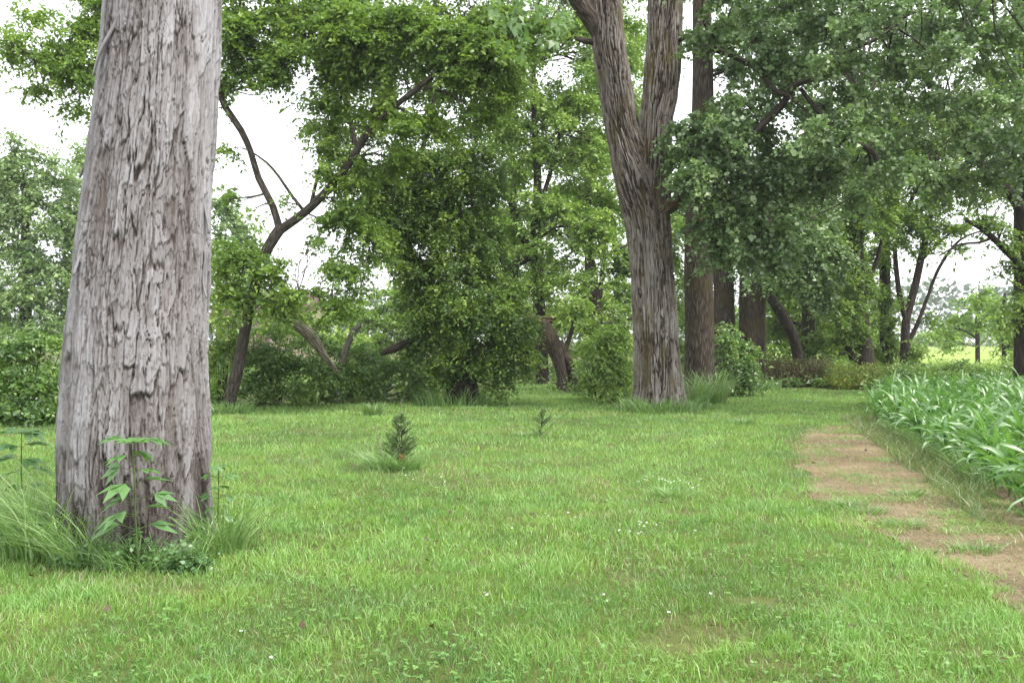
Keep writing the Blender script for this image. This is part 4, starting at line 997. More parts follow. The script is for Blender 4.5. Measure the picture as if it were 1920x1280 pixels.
tree('broken_tree', 'broken leaning trunk with splintered brown top beside the vine-covered tree', 'tree',
     [(1054, 736, 29.2, 10), (1053, 705, 29.2, 10), (1047, 675, 29.2, 12), (1036, 645, 29.2, 16), (1024, 622, 29.2, 16), (1012, 602, 29.2, 14)],
     [[(1077, 734, 29.4, 8), (1072, 700, 29.4, 9), (1062, 672, 29.3, 10), (1046, 642, 29.25, 10)], [(1058, 660, 29.2, 5), (1075, 610, 29.4, 4), (1082, 560, 29.5, 3)]],
     [(1085, 560, 29.4, 34, 30, .8), (1060, 590, 29.2, 26, 20, .6)], 'maple', M_LIGHT, B_COT, GB, flare=1.15)
_b = [o for o in col.objects if o.name == 'broken_tree'][0]
sp = MB(); bo = np.array(_b.location)
for k in range(30):
    a = P(1016 + rng.normal(0, 9), 604 + rng.normal(0, 5), 29.2 + rng.normal(0, .1)); b = P(1012 - rng.uniform(2, 34), 604 - rng.uniform(-6, 20), 29.1 + rng.normal(0, .15))
    sp.tube([[*a, .07], [*((a + b) / 2), .04], [*b, .006]], ns=5, step=.15)
sp.build('splintered_top', B_SPLIT, [c for c in _b.children if c.name.startswith('trunk')][0], bo)

# dead wood in the shrubs
def snag(name, label, rows, mat, group=None):
    W = [np.concatenate([P(a, b, d), [r * d / F]]) for a, b, d, r in rows]
    org = np.array([W[0][0], W[0][1], 0]); mb = MB()
    def dsp(TH, S, R):
        n_ = fbm(np.stack([np.cos(TH.ravel()) * 2 + 5, np.sin(TH.ravel()) * 2 + 5, S.ravel() * 2], 1), 3).reshape(TH.shape)
        return (n_ - .5) * R * .7, np.zeros_like(TH)
    mb.tube(W, ns=16, step=.08, disp=dsp)
    o = mb.build(name, mat, None, org); tag(o, label, 'dead tree', group); return o
snag('snag', 'pale bleached dead trunk, thick end up, slanting over the shrubs', [(660, 752, 23.0, 3), (646, 722, 22.8, 3.5), (626, 690, 22.4, 4), (604, 660, 22.0, 6.5), (586, 634, 21.8, 10.5), (566, 614, 21.6, 10), (548, 604, 21.5, 6), (532, 598, 21.4, 3)], B_DEAD)
snag('dead_branch', 'short grey dead stick poking up from the shrubs in mid clearing', [(640, 680, 22.4, 5), (650, 650, 22.4, 5), (664, 622, 22.4, 6), (676, 608, 22.4, 3)], B_GREY)
snag('dead_branch', 'stubby dark dead bough jutting out left of the vine-covered tree', [(850, 622, 22.9, 6), (800, 634, 22.6, 7), (765, 641, 22.3, 7), (738, 653, 22.2, 7), (714, 663, 22.1, 4)], B_DARK)

# far trees
GL = 'pale trees far behind the clearing'
def fartree(label, base, cls, leaf=M_FAR, kind='far', dens=.9, gap=.36, bark=B_DARK):
    px, py, d, r = base
    top = min(c[1] for c in cls)
    return tree('far_tree', label, 'tree', [(px, py, d, r), (px + 4, (py + top) / 2 + 30, d, r * .8), (px, top + 40, d, r * .4)], (), cls, kind, leaf, bark, GL, gap, dens)
fartree('tall pale green tree with a rounded top on the far left', (45, 695, 45, 12), [(20, 620, 44, 60, 40), (90, 620, 44, 60, 36), (-20, 560, 45, 60, 60), (40, 300, 45, 60, 55), (90, 330, 45, 70, 60), (20, 380, 45, 60, 60), (95, 420, 45, 70, 60), (30, 470, 44.5, 60, 55), (90, 510, 44.5, 60, 55), (40, 560, 44, 70, 50), (-40, 420, 45, 60, 120)])
fartree('pale green tree glimpsed behind the massive trunk on the left', (170, 690, 47, 12), [(150, 300, 47, 40, 50, .8), (150, 400, 47, 50, 70), (130, 500, 46, 50, 60), (190, 450, 47, 60, 90), (140, 580, 45.5, 50, 50, .8)])
fartree('pale tree seen through the gap right of the massive trunk', (440, 690, 48, 10), [(415, 385, 48, 36, 50, .9), (450, 430, 48, 45, 50, .8), (420, 470, 48, 50, 60), (480, 480, 48, 40, 40, .6), (440, 540, 47, 60, 50)])
fartree('low hazy tree behind the pale dead trunk', (600, 690, 50, 8), [(580, 600, 50, 60, 34), (640, 590, 50, 50, 26, .8), (540, 570, 50, 50, 40, .8), (620, 640, 49, 80, 34)], M_LIGHT)
fartree('low hazy tree left of the vine-covered tree', (720, 695, 52, 8), [(700, 600, 52, 50, 34, .9), (740, 560, 52, 50, 50, .8), (690, 650, 50, 70, 30), (770, 620, 51, 50, 50)], M_LIGHT)
fartree('tall green tree showing between the vine-covered tree and the thin maple', (960, 690, 46, 10), [*[(x_ + (y_ % 100) * .3, y_, 46 + (x_ % 70) / 20, 44, 42, .8) for y_ in range(330, 640, 66) for x_ in range(890, 1010, 60)], (950, 580, 45, 45, 50), (960, 480, 46, 50, 60, .8), (930, 200, 46, 40, 60, .6), (1000, 620, 44, 45, 40), (970, 660, 43, 40, 22)], M_LIGHT)
fartree('bright bushy tree behind the broken trunk', (1100, 690, 44, 10), [*[(x_ + (y_ % 100) * .3, y_, 44 + (x_ % 70) / 20, 46, 42, .8) for y_ in range(300, 600, 66) for x_ in range(1010, 1190, 64)], (1100, 560, 43, 60, 50), (1060, 590, 43, 50, 40), (1150, 640, 42, 50, 40), (1030, 660, 42, 40, 26), (1100, 650, 42, 50, 30), (1160, 480, 44, 50, 60)], M_LIGHT)
fartree('bright tree seen between the cottonwood trunks', (1290, 690, 48, 10), [(1275, 560, 47, 40, 60), (1270, 660, 46, 40, 40), (1340, 600, 48, 40, 80), (1340, 480, 48, 50, 60), (1290, 400, 49, 50, 80, .8)], M_LIGHT)
fartree('bright green tree glowing right of the cottonwood row', (1470, 690, 52, 9), [(1450, 620, 51, 50, 50), (1480, 560, 52, 50, 50), (1520, 620, 51, 40, 50), (1400, 620, 51, 40, 60), (1450, 670, 49, 60, 24), (1530, 520, 52, 40, 50), (1480, 430, 52, 80, 60, .7)], M_LIGHT)
fartree('mid green tree behind the black-barked tree', (1590, 690, 54, 9), [(1560, 620, 53, 40, 50), (1600, 520, 54, 50, 60, .8), (1640, 600, 53, 30, 50, .7), (1570, 440, 54, 60, 60, .8), (1580, 670, 50, 50, 22), (1640, 640, 52, 36, 36), (1660, 680, 48, 40, 20)], M_LIGHT)
fartree('soft green tree at the far edge of the yellow field', (1770, 655, 150, 3), [(1760, 630, 150, 40, 18), (1800, 620, 150, 30, 22), (1730, 635, 150, 30, 16)], M_LIGHT)

# far wood, one mass beyond the field
def far_wood():
    lv = Leaves()
    n = 16000
    x = rng.uniform(-260, 330, n); y = 285 + rng.normal(0, 9, n)
    top = 13 + 7 * n2(x, y * 0, 0.03, 3) + 6 * n2(x, y * 0, .12, 2)
    z = rng.random(n) ** .8 * top
    A = rng.normal(0, 1, (n, 3)); N = rng.normal(0, 1, (n, 3))
    L = rng.uniform(1.2, 2.8, n)
    lv.add(np.stack([x, y, z], 1), A, N, L, L * .7, rng.random(n) * .7)
    o = lv.build('distant_wood', leaf_mat('distant_leaf', [(0, (0.05, 0.085, 0.06)), (1, (0.09, 0.14, 0.09))], .2, .04), None, None)
    tag(o, 'bluish wood along the far side of the yellow field', 'woodland', None, 'stuff')
far_wood()

# ================================================================= SHRUBS
GS = 'shrubs along the left edge of the lawn'
def g0(px, py): return G(px, py)
shrub('shrub', 'bright broad-leaved bush left of the massive trunk', 'shrub', g0(40, 792), [(30, 660, 17.2, 60, 50), (80, 640, 17.6, 50, 46), (40, 720, 17.0, 70, 50), (90, 720, 17.2, 50, 50), (50, 770, 16.8, 70, 30), (-30, 700, 17, 60, 80), (110, 770, 17.2, 40, 26)], 'shrub', M_SHRUB, None, GS)
shrub('shrub', 'leafy bush at the foot of the leaning box elder', 'shrub', g0(410, 765), [(405, 660, 21, 30, 60), (420, 600, 21.2, 36, 36, .8), (400, 730, 20.9, 26, 34), (445, 640, 21.6, 30, 40)], 'shrub', M_LIGHT, None, GS)
shrub('shrub', 'dark dense bush right of the leaning box elder', 'shrub', g0(500, 756), [(490, 660, 22, 50, 45), (480, 720, 21.6, 50, 40), (540, 680, 22, 45, 50), (550, 725, 21.8, 50, 32), (510, 620, 22.4, 40, 30, .7)], 'shrub', M_SHRUB, None, GS)
shrub('shrub', 'tangled bush beneath the pale dead trunk', 'shrub', g0(610, 748), [(600, 690, 22.6, 50, 40), (640, 700, 22.8, 50, 40), (600, 725, 22.3, 50, 24), (580, 640, 23, 45, 30, .8), (650, 660, 23.2, 45, 26, .7)], 'shrub', M_SHRUB, None, GS)
shrub('shrub', 'low bush with arching leafy canes at the back of the lawn', 'shrub', g0(700, 742), [(690, 700, 23.2, 50, 36), (730, 695, 23.6, 50, 36), (690, 725, 23, 50, 18), (750, 720, 23.4, 45, 20), (700, 660, 24, 45, 26, .8)], 'shrub', M_SHRUB, None, GS)
shrub('shrub', 'small dark bush tucked against the vine-covered tree', 'shrub', g0(790, 742), [(785, 700, 24, 36, 36), (790, 725, 23.8, 34, 18), (780, 660, 24.4, 40, 30, .8)], 'shrub', M_SHRUB, None, GS)
shrub('shrub', 'light green bush hugging the left side of the forked cottonwood', 'shrub', g0(1135, 755), [(1135, 650, 23.6, 45, 46), (1130, 700, 23.2, 56, 40), (1160, 690, 23.6, 32, 60), (1150, 735, 23, 40, 22), (1110, 660, 23.8, 30, 36), (1170, 630, 24, 24, 40, .8)], 'vine', M_LIGHT, None, 'shrubs beside the cottonwoods', .34, 1.0)
shrub('shrub', 'dark green bush between the brown and reddish cottonwood trunks', 'shrub', g0(1375, 740), [(1365, 640, 26, 30, 46), (1380, 690, 25.6, 45, 40), (1360, 715, 25.4, 34, 26), (1405, 710, 26, 30, 30), (1390, 650, 26.4, 30, 36, .8)], 'vine', M_SHRUB, None, 'shrubs beside the cottonwoods', .34, 1.0)
shrub('shrub', 'little bush at the foot of the broken trunk', 'shrub', g0(1085, 738), [(1085, 722, 28.6, 20, 14), (1035, 728, 28.6, 12, 8), (1080, 690, 29, 14, 26, .5)], 'shrub', M_SHRUB, None, 'shrubs beside the cottonwoods')
GW = 'brush behind the corn'
for lab, cls in [('leafy brush behind the corner of the corn', [(1670, 710, 29, 34, 22), (1710, 705, 29, 40, 22), (1690, 690, 31, 40, 16)]), ('leafy brush under the field tree behind the corn', [(1770, 705, 29, 45, 24), (1820, 700, 29.4, 45, 24), (1800, 685, 31, 45, 14, .8)]),
                 ('leafy brush at the right edge behind the corn', [(1870, 705, 29, 45, 22), (1920, 700, 29, 45, 24), (1900, 690, 31, 40, 14, .8), (1960, 700, 29, 40, 24)]), ('green brush under the black-barked tree', [(1590, 690, 36, 40, 14), (1560, 685, 36.5, 40, 16), (1640, 692, 35, 30, 14)])]:
    c0 = P(*cls[0][:3]); shrub('brush', lab, 'shrub', c0, cls, 'shrub', M_SHRUB, None, GW, .3, 1.1)

# weeds with brown seed heads, and yellowing weeds: masses of stalks
def weeds(name, label, x0, x1, y0, y1, n, h0, h1, mat, leafmix):
    lv = Leaves()
    x = rng.uniform(x0, x1, n); y = rng.uniform(y0, y1, n)
    h = rng.uniform(h0, h1, n) * (.8 + .4 * n2(x, y, .8, 2))
    k = 16
    t = rng.uniform(.05, 1, (n, k))
    C = np.stack([x[:, None] + rng.normal(0, .05, (n, k)), y[:, None] + rng.normal(0, .05, (n, k)), h[:, None] * t], -1).reshape(-1, 3)
    A = rng.normal(0, .6, (n * k, 3)) + [0, 0, .5]
    top = (t.ravel() > .45)
    L = np.where(top, rng.uniform(.05, .10, n * k), rng.uniform(.10, .18, n * k))
    W = L * np.where(top, .45, .5)
    tint = np.where(top & (rng.random(n * k) > leafmix), rng.random(n * k) * .6, .75 + .25 * rng.random(n * k))
    lv.add(C, A, rng.normal(0, 1, (n * k, 3)), L, W, tint)
    # stalks as slim blades
    A2 = np.stack([rng.normal(0, .06, n), rng.normal(0, .06, n), np.ones(n)], 1)
    lv.add(np.stack([x, y, np.zeros(n)], 1), A2, rng.normal(0, 1, (n, 3)), h, np.full(n, .025), rng.random(n) * .4)
    o = lv.build(name, mat, None, None); tag(o, label, 'weeds', None, 'stuff')
weeds('seedhead_weeds', 'brown seed-head weeds in a low bank at the far edge of the lawn', 8.6, 11.2, 30.8, 33.0, 620, .65, 1.05, M_BROWN, .5)
weeds('yellowing_weeds', 'yellowing weeds in a low bank in front of the black-barked tree', 10.8, 13.6, 29.5, 31.8, 620, .45, .85, M_YELLOW, .35)
weeds('meadow_weeds', 'soft green tall weeds behind the seed-head bank', 8.0, 27.0, 33.5, 44.0, 2300, .35, .8, M_LIGHT, .5)

# woodland floor between the trees
def floor_cover():
    lv = Leaves()
    n = 60000
    x = rng.uniform(-34, 30, n); y = 18 + rng.random(n) * 36
    k = (y > lawn_limit(x) + .2) & (np.abs(x) < HALF * y * 1.15 + 1) & ~inpoly(x, y, FIELD) & ~((x > 16) & (y > 46))
    x, y = x[k], y[k]; n = len(x)
    z = rng.random(n) * (.15 + .5 * n2(x, y, .5, 3))
    A = rng.normal(0, 1, (n, 3)); A[:, 2] = np.abs(A[:, 2]) * .4
    L = rng.uniform(.12, .26, n)
    lv.add(np.stack([x, y, z], 1), A, np.array([0, 0, 1.]) + rng.normal(0, .4, (n, 3)), L, L * .6, (.4 + (n2(x, y, .7, 3, 8.) - .5) * 1.4 + rng.normal(0, .15, n)).clip(0, 1))
    o = lv.build('undergrowth', M_SHRUB, None, None); tag(o, 'low leafy undergrowth covering the ground beneath the trees', 'ground cover', None, 'stuff')
floor_cover()

# a low pale building far behind the leaning tree
def building():
    d = 62.0; a = P(405, 560, d); b = P(575, 560, d)
    org = np.array([(a[0] + b[0]) / 2, d + 3, 0]); T = thing('shed', 'low tan shed with brown roof, half hidden behind the leaning box elder', 'building', org)
    w = b[0] - a[0]; h = 3.6; dp = 6.0
    wm = bark_mat('tan_boards', (0.26, 0.2, 0.17), (0.36, 0.29, 0.25), (0.42, 0.35, 0.31), 5, .2, .3)
    rm = bark_mat('brown_roof', (0.06, 0.04, 0.035), (0.10, 0.07, 0.06), (0.14, 0.1, 0.085), 6, .5, .3)
    x0, x1, y0, y1 = -w / 2, w / 2, -dp / 2, dp / 2
    V = [(x0, y0, 0), (x1, y0, 0), (x1, y1, 0), (x0, y1, 0), (x0, y0, h), (x1, y0, h), (x1, y1, h), (x0, y1, h), (x0, 0, h + 1.5), (x1, 0, h + 1.5)]
    mk('wall', V, [[(0, 1, 5, 4), (2, 3, 7, 6)], [(1, 2, 6, 9, 5), (3, 0, 4, 8, 7)]], wm, T, {'buv': np.array(V, float)})
    e = .4; t = .14
    R = []
    for s in (-1, 1):
        R += [(x0 - e, s * (dp / 2 + e), h - .32), (x1 + e, s * (dp / 2 + e), h - .32), (x1 + e, 0, h + 1.52), (x0 - e, 0, h + 1.52)]
        R += [(x0 - e, s * (dp / 2 + e), h - .32 + t), (x1 + e, s * (dp / 2 + e), h - .32 + t), (x1 + e, 0, h + 1.52 + t), (x0 - e, 0, h + 1.52 + t)]
    q = []
    for o in (0, 8): q += [(o, o + 1, o + 2, o + 3), (o + 4, o + 5, o + 6, o + 7), (o, o + 1, o + 5, o + 4), (o + 1, o + 2, o + 6, o + 5), (o + 3, o, o + 4, o + 7)]
    mk('roof', R, [q], rm, T, {'buv': np.array(R, float)})
    dv = [(-.6, y0 - .05, 0), (.6, y0 - .05, 0), (.6, y0 - .05, 2.2), (-.6, y0 - .05, 2.2), (-.6, y0 - .004, 0), (.6, y0 - .004, 0), (.6, y0 - .004, 2.2), (-.6, y0 - .004, 2.2)]
    mk('door', dv, [[(0, 1, 2, 3), (0, 4, 5, 1), (1, 5, 6, 2), (2, 6, 7, 3), (3, 7, 4, 0)]], rm, T, {'buv': np.array(dv, float)})
building()
#@@PLANTS
# ================================================================ PLANTS
def tuft(name, label, cen, n, rad, h0, h1, w, tint=(.3, 1.0), lean=(.4, 1.5), group=None, seg=5, bias=None, heads=0):
    cen = np.array([cen[0], cen[1], 0.])
    a = rng.uniform(0, 2 * math.pi, n); r = rad * rng.random(n) ** .6
    x = cen[0] + np.cos(a) * r; y = cen[1] + np.sin(a) * r * .7
    yaw = np.arctan2(y - cen[1], x - cen[0]) + rng.normal(0, .8, n)
    if bias is not None: yaw = np.where(rng.random(n) < .5, bias + rng.normal(0, .7, n), yaw)
    V, Q, T, tt = blades(x, y, rng.uniform(h0, h1, n), w * rng.uniform(.6, 1.3, n), rng.uniform(*lean, n), rng.uniform(*tint, n), seg=seg, yaw=yaw)
    o = mk(name, V, [Q, T], M_TUFT, None, {'tint': tt}, origin=cen)
    tag(o, label, 'grass tuft', group)
    return o
GT = 'tall grass tufts'
def gd(px, d): return np.array([(px - CX) / F * d, d, 0])
tuft('grass_tuft', 'long arching grass spilling left from the foot of the massive trunk', gd(70, 6.75), 560, .50, .38, .84, .0125, (.12, 1), (.4, 1.6), GT, bias=math.pi * .98)
tuft('grass_tuft', 'second clump of long grass against the left flank of the massive trunk', gd(150, 6.35), 260, .20, .25, .55, .008, (.25, 1), (.5, 1.5), GT, bias=math.pi * 1.05)
tuft('grass_tuft', 'tall fine grass on the right side of the massive trunk', gd(420, 6.75), 210, .24, .22, .58, .010, (.1, 1), (.3, 1.3), GT)
tuft('grass_tuft', 'grass fringe in front of the massive trunk', gd(285, 6.25), 300, .36, .12, .32, .008, (.25, 1), (.4, 1.4), GT, seg=4)
tuft('grass_tuft', 'grass clump around the foot of the forked cottonwood', gd(1235, 20.2), 420, .95, .22, .55, .022, (.25, .9), (.4, 1.3), GT, seg=3)
tuft('grass_tuft', 'tall bluish grass between the two big cottonwood trunks', gd(1297, 21.4), 260, .40, .5, 1.1, .018, (.1, 1), (.15, 1.0), GT, seg=4)
tuft('grass_tuft', 'tall seeding grass before the brown mossy trunk', gd(1335, 22.8), 240, .36, .5, 1.15, .020, (.05, 1), (.15, 1.0), GT, seg=4)
tuft('grass_tuft', 'short bright grass at the end of the cottonwood row', gd(1425, 29.5), 220, .7, .2, .5, .028, (.4, 1), (.3, 1), GT, seg=3)
tuft('grass_tuft', 'bluish grass tuft at the left foot of the larger spruce seedling', gd(722, 10.95), 300, .24, .18, .40, .011, (.45, 1), (.6, 1.5), GT, seg=4, bias=math.pi * .9)
tuft('grass_tuft', 'grass around the base of the larger spruce seedling', gd(757, 10.95), 260, .20, .10, .30, .010, (.4, 1), (.4, 1.2), GT, seg=4)
tuft('grass_tuft', 'small rough tuft with rusty stems at the back of the lawn', gd(700, 19.2), 200, .20, .22, .40, .016, (.05, .9), (.3, 1.1), GT, seg=4)
tuft('grass_tuft', 'flattened grass left of the smaller spruce seedling', gd(985, 14.9), 130, .24, .06, .14, .014, (.1, .8), (.8, 1.6), GT, seg=3)
tuft('grass_tuft', 'grass at the foot of the leaning box elder', gd(430, 19.8), 260, .5, .15, .42, .020, (.2, 1), (.4, 1.2), GT, seg=3)
tuft('grass_tuft', 'grass ring around the foot of the vine-covered tree', gd(850, 22.2), 330, 1.0, .25, .65, .022, (.2, .9), (.3, 1), GT, seg=3)
tuft('grass_tuft', 'dark grass tussock on the lawn right of the forked cottonwood', gd(1392, 17.2), 110, .24, .08, .17, .014, (.2, .5), (.5, 1.2), GT, seg=3)
tuft('grass_tuft', 'leafy green clump with white clover on the near lawn', gd(1265, 9.15), 200, .24, .07, .16, .011, (.35, 1), (.5, 1.4), GT, seg=3)
for (px, d, lab) in [(1690, 7.65, 'small green tussock on the dirt track nearest the corn corner in front'), (1625, 8.25, 'green tussock in the middle of the dirt track'), (1590, 8.6, 'low green tussock at the left side of the dirt track'), (1825, 6.75, 'trailing green tussock on the near end of the dirt track'), (1700, 9.2, 'brownish tussock beside the corn on the dirt track')]:
    tuft('grass_tuft', lab, gd(px, d), 170, .20, .05, .13, .008, (.1, .9), (.6, 1.6), GT, seg=3)

# dry straw and green skirt along the edge of the corn
def skirt(name, label, n, off0, off1, h0, h1, w, tint, t0=0., t1=1.):
    t = rng.uniform(-.12, t1, n); dirv = CORN_B - CORN_A; nrm = np.array([-dirv[1], dirv[0]]) / np.linalg.norm(dirv)
    off = rng.uniform(off0, off1, n)
    p = CORN_A + dirv * t[:, None] + nrm * off[:, None]
    keep = n2(p[:, 0], p[:, 1], 1.5, 2) > .36
    p = p[keep]; n = len(p)
    V, Q, T, tt = blades(p[:, 0], p[:, 1], rng.uniform(h0, h1, n), w * rng.uniform(.7, 1.3, n), rng.uniform(.3, 1.3, n), rng.uniform(*tint, n), seg=4)
    o = mk(name, V, [Q, T], M_TUFT, None, {'tint': tt}); tag(o, label, 'grass', None, 'stuff')
skirt('field_edge_grass', 'green grass growing up along the edge of the corn', 3600, -.30, .06, .14, .40, .011, (.5, 1))
skirt('dry_edge_grass', 'dry straw-coloured grass bordering the corn along the dirt track', 6500, -.05, .55, .06, .24, .008, (0, .30))

def litter():
    lv = Leaves(); n = 260
    y = 4.2 + rng.random(n) ** .8 * 22; x = rng.uniform(-1, 1, n) * HALF * y
    k = (y < lawn_limit(x)) & ~inpoly(x, y, FIELD); x, y = x[k], y[k]; n = len(x)
    A = rng.normal(0, 1, (n, 3)); A[:, 2] *= .25; L = rng.uniform(.03, .075, n)
    lv.add(np.stack([x, y, rng.uniform(.03, .06, n)], 1), A, np.array([0, 0, 1.]) + rng.normal(0, .4, (n, 3)), L, L * .55, rng.uniform(0, .6, n), .2)
    o = lv.build('fallen_leaves', M_BROWN, None, None); tag(o, 'a few brown fallen leaves lying in the grass', 'leaf litter', None, 'stuff')
litter()

# ---- corn
def corn_variants(k):
    out = []
    for i in range(k):
        rs = np.random.default_rng(100 + i)
        H = rs.uniform(.40, .50)
        Vs, Qs, Ts = [], [], []; n0 = 0
        nl = 11
        for j in range(nl):
            t = (j + 1) / nl
            z0 = H * (.02 + .86 * t)
            az = (j % 2) * math.pi + rs.normal(0, .55)
            L = (.34 + .34 * math.sin(math.pi * min(1, .25 + t * .7))) * rs.uniform(.85, 1.15)
            wd = (.040 + .030 * math.sin(math.pi * t * .85)) * rs.uniform(.85, 1.15)
            el0 = math.radians(rs.uniform(62, 82) if t < .8 else rs.uniform(72, 87)); bend = rs.uniform(1.3, 2.6) if t < .8 else rs.uniform(.7, 1.9)
            m = 9; p = np.array([0, 0, z0]); D = np.array([math.cos(az), math.sin(az), 0]); S0 = np.array([-math.sin(az), math.cos(az), 0])
            tw = rs.normal(0, 1.3); row = []
            for q in range(m):
                u = q / (m - 1)
                el = el0 - bend * u ** 1.25
                dv = D * math.cos(el) + np.array([0, 0, 1]) * math.sin(el)
                nv = -D * math.sin(el) + np.array([0, 0, 1]) * math.cos(el)
                a = tw * u; S = S0 * math.cos(a) + nv * math.sin(a); Nn = nv * math.cos(a) - S0 * math.sin(a)
                w = wd * .5 * (min(1, .55 + u * 3) * (1 - u ** 2.6)) + .0008
                wav = .010 * math.sin(u * 15 + j) 
                row += [p - S * w + Nn * (w * .35 + wav), p.copy(), p + S * w + Nn * (w * .35 - wav)]
                p = p + dv * L / (m - 1)
            row = np.array(row); Vs.append(row)
            b = rs.uniform(.15, .62)
            Ts.append(np.tile([b, min(1, b + .35), b], m))
            for q in range(m - 1):
                for c in (0, 1): Qs.append([n0 + q * 3 + c, n0 + q * 3 + c + 1, n0 + q * 3 + c + 4, n0 + q * 3 + c + 3])
            n0 += len(row)
        stv = tube([[0, 0, -.02, .014], [0, 0, H * .5, .013], [0, 0, H, .008]], ns=7, step=.1)
        org = np.zeros(3)
        lo = mk('leaves', np.concatenate(Vs), [Qs], M_CORN, None, {'tint': np.concatenate(Ts)}, True)
        so = mk('stalk', stv[0], [stv[1], stv[2]], B_STEM, None, {'buv': stv[3]}, True)
        out.append((lo.data, so.data)); bpy.data.objects.remove(lo); bpy.data.objects.remove(so)
    return out
def corn():
    var = corn_variants(9)
    dirv = unit(CORN_B - CORN_A); nrm = np.array([dirv[1], -dirv[0]])
    pts = []
    for r in range(26):
        for q in range(0, 90):
            p = CORN_A + dirv * (q * .26 - .95) + nrm * (.08 + r * .60) + rng.normal(0, .035, 2)
            if 7.15 < p[1] < 23.5 and p[0] < HALF * p[1] + .55 and (p[1] < 17.9 or p[0] > 7.25 + (p[1] - 17.9) * .45): pts.append((r, p))
    pts.sort(key=lambda s: s[1][1])
    print('corn', len(pts))
    pts = pts[:298]
    for i, (r, p) in enumerate(pts):
        lm, sm = var[int(rng.integers(len(var)))]
        if r == 0: lab, g = 'leafy green corn plant in the outermost row along the dirt track', 'outermost row of corn'
        else: lab, g = 'blue-green corn plant standing inside the field behind the outermost row', 'corn plants inside the field'
        T = thing('corn_plant', lab, 'corn plant', (p[0], p[1], .012), g)
        s = rng.uniform(.62, 1.10) * (.95 if r == 0 else 1.05)
        T.scale = (s, s, s); T.rotation_euler = (rng.normal(0, .13), rng.normal(0, .13), rng.uniform(0, 6.28))
        for nm, me in (('leaves', lm), ('stalk', sm)):
            o = bpy.data.objects.new(nm, me); o.parent = T; col.objects.link(o)
corn()

# ---- spruce seedlings
def spruce(label, px, d, H, wid, seed, needles, lop=0.0, rusty=False):
    rs = np.random.default_rng(seed)
    org = gd(px, d); T = thing('spruce_seedling', label, 'seedling', org, 'spruce seedlings on the lawn')
    st = MB(); st.tube([[0, 0, -.03, .010], [.01 + lop * .1, 0, H * .5, .007], [lop * .2, 0, H, .003]], ns=7, step=.05)
    lv = Leaves(); C, A, Tn = [], [], []
    for i in range(needles):
        t = rs.uniform(.06, .97); z = H * t
        az = rs.uniform(0, 6.28); L = wid * (1 - t) ** .75 * rs.uniform(.55, 1.15) + .03
        L *= 1 + lop * math.cos(az) * 1.2
        el = rs.uniform(.2, .75) + .45 * t
        dv = np.array([math.cos(az) * math.cos(el), math.sin(az) * math.cos(el), math.sin(el)])
        b = np.array([lop * .2 * t, 0, z]); e = b + dv * L
        st.tube([[*b, .0035], [*((b + e) / 2 - [0, 0, .01]), .003], [*e, .0015]], ns=4, step=.06, cap=False)
        k = int(L * 340) + 8
        u = rs.uniform(.12, 1, k)
        C.append(b + dv * (L * u)[:, None]); A.append(dv * .9 + rs.normal(0, .6, (k, 3))); Tn.append(np.clip(rs.normal(.4, .2, k) + .35 * (u > .85), 0, 1))
    C = np.concatenate(C); A = np.concatenate(A); n = len(C)
    lv.add(C, A, rs.normal(0, 1, (n, 3)), rs.uniform(.022, .040, n), np.full(n, .0075), np.concatenate(Tn))
    st.build('stem', B_DARK, T, None); lv.build('needles', M_NEEDLE, T, None)
    if rusty:
        lv = Leaves(); k = 120; C = np.array([.035, -.13, .15]) + rs.normal(0, 1, (k, 3)) * [.016, .012, .028]
        lv.add(C, rs.normal(0, 1, (k, 3)) + [0, 0, -.8], rs.normal(0, 1, (k, 3)), rs.uniform(.02, .035, k), rs.uniform(.008, .014, k), rs.random(k)); lv.build('dead_leaves', M_RUST, T, None)
spruce('larger spruce seedling with a rusty orange patch low down, mid lawn', 752, 11.15, .68, .36, 3, 104, rusty=True)
spruce('smaller sparse spruce seedling leaning right, further back on the lawn', 1012, 14.8, .46, .30, 8, 30, lop=.25)
# seed stalks beside the seedling
def stalks():
    mb = MB(); org = gd(740, 11.0); lv = Leaves(); T = thing('grass_stalks', 'pale dry seed stalks rising above the larger spruce seedling', 'grass stalks', org)
    for (a, b, c, e, d) in [(735, 860, 768, 758, 11.0), (745, 850, 780, 768, 11.1), (735, 860, 752, 752, 11.05), (725, 870, 700, 790, 10.9), (720, 870, 705, 800, 10.95), (730, 870, 808, 765, 11.2)]:
        s = P(a, b, d) - org; t = P(c, e, d) - org; s[2] = 0
        m = (s + t) / 2 + [0, 0, .06]
        mb.tube([[*s, .003], [*m, .0025], [*t, .0012]], ns=4, step=.06)
        k = 26; u = rng.uniform(.75, 1.03, k)[:, None]
        lv.add(m + (t - m) * u, (t - m) + rng.normal(0, .12, (k, 3)), rng.normal(0, 1, (k, 3)), rng.uniform(.015, .03, k), np.full(k, .006), rng.uniform(0, .15, k))
    mb.build('stem', B_DEAD, T, None); lv.build('seed_head', M_TUFT, T, None)
stalks()

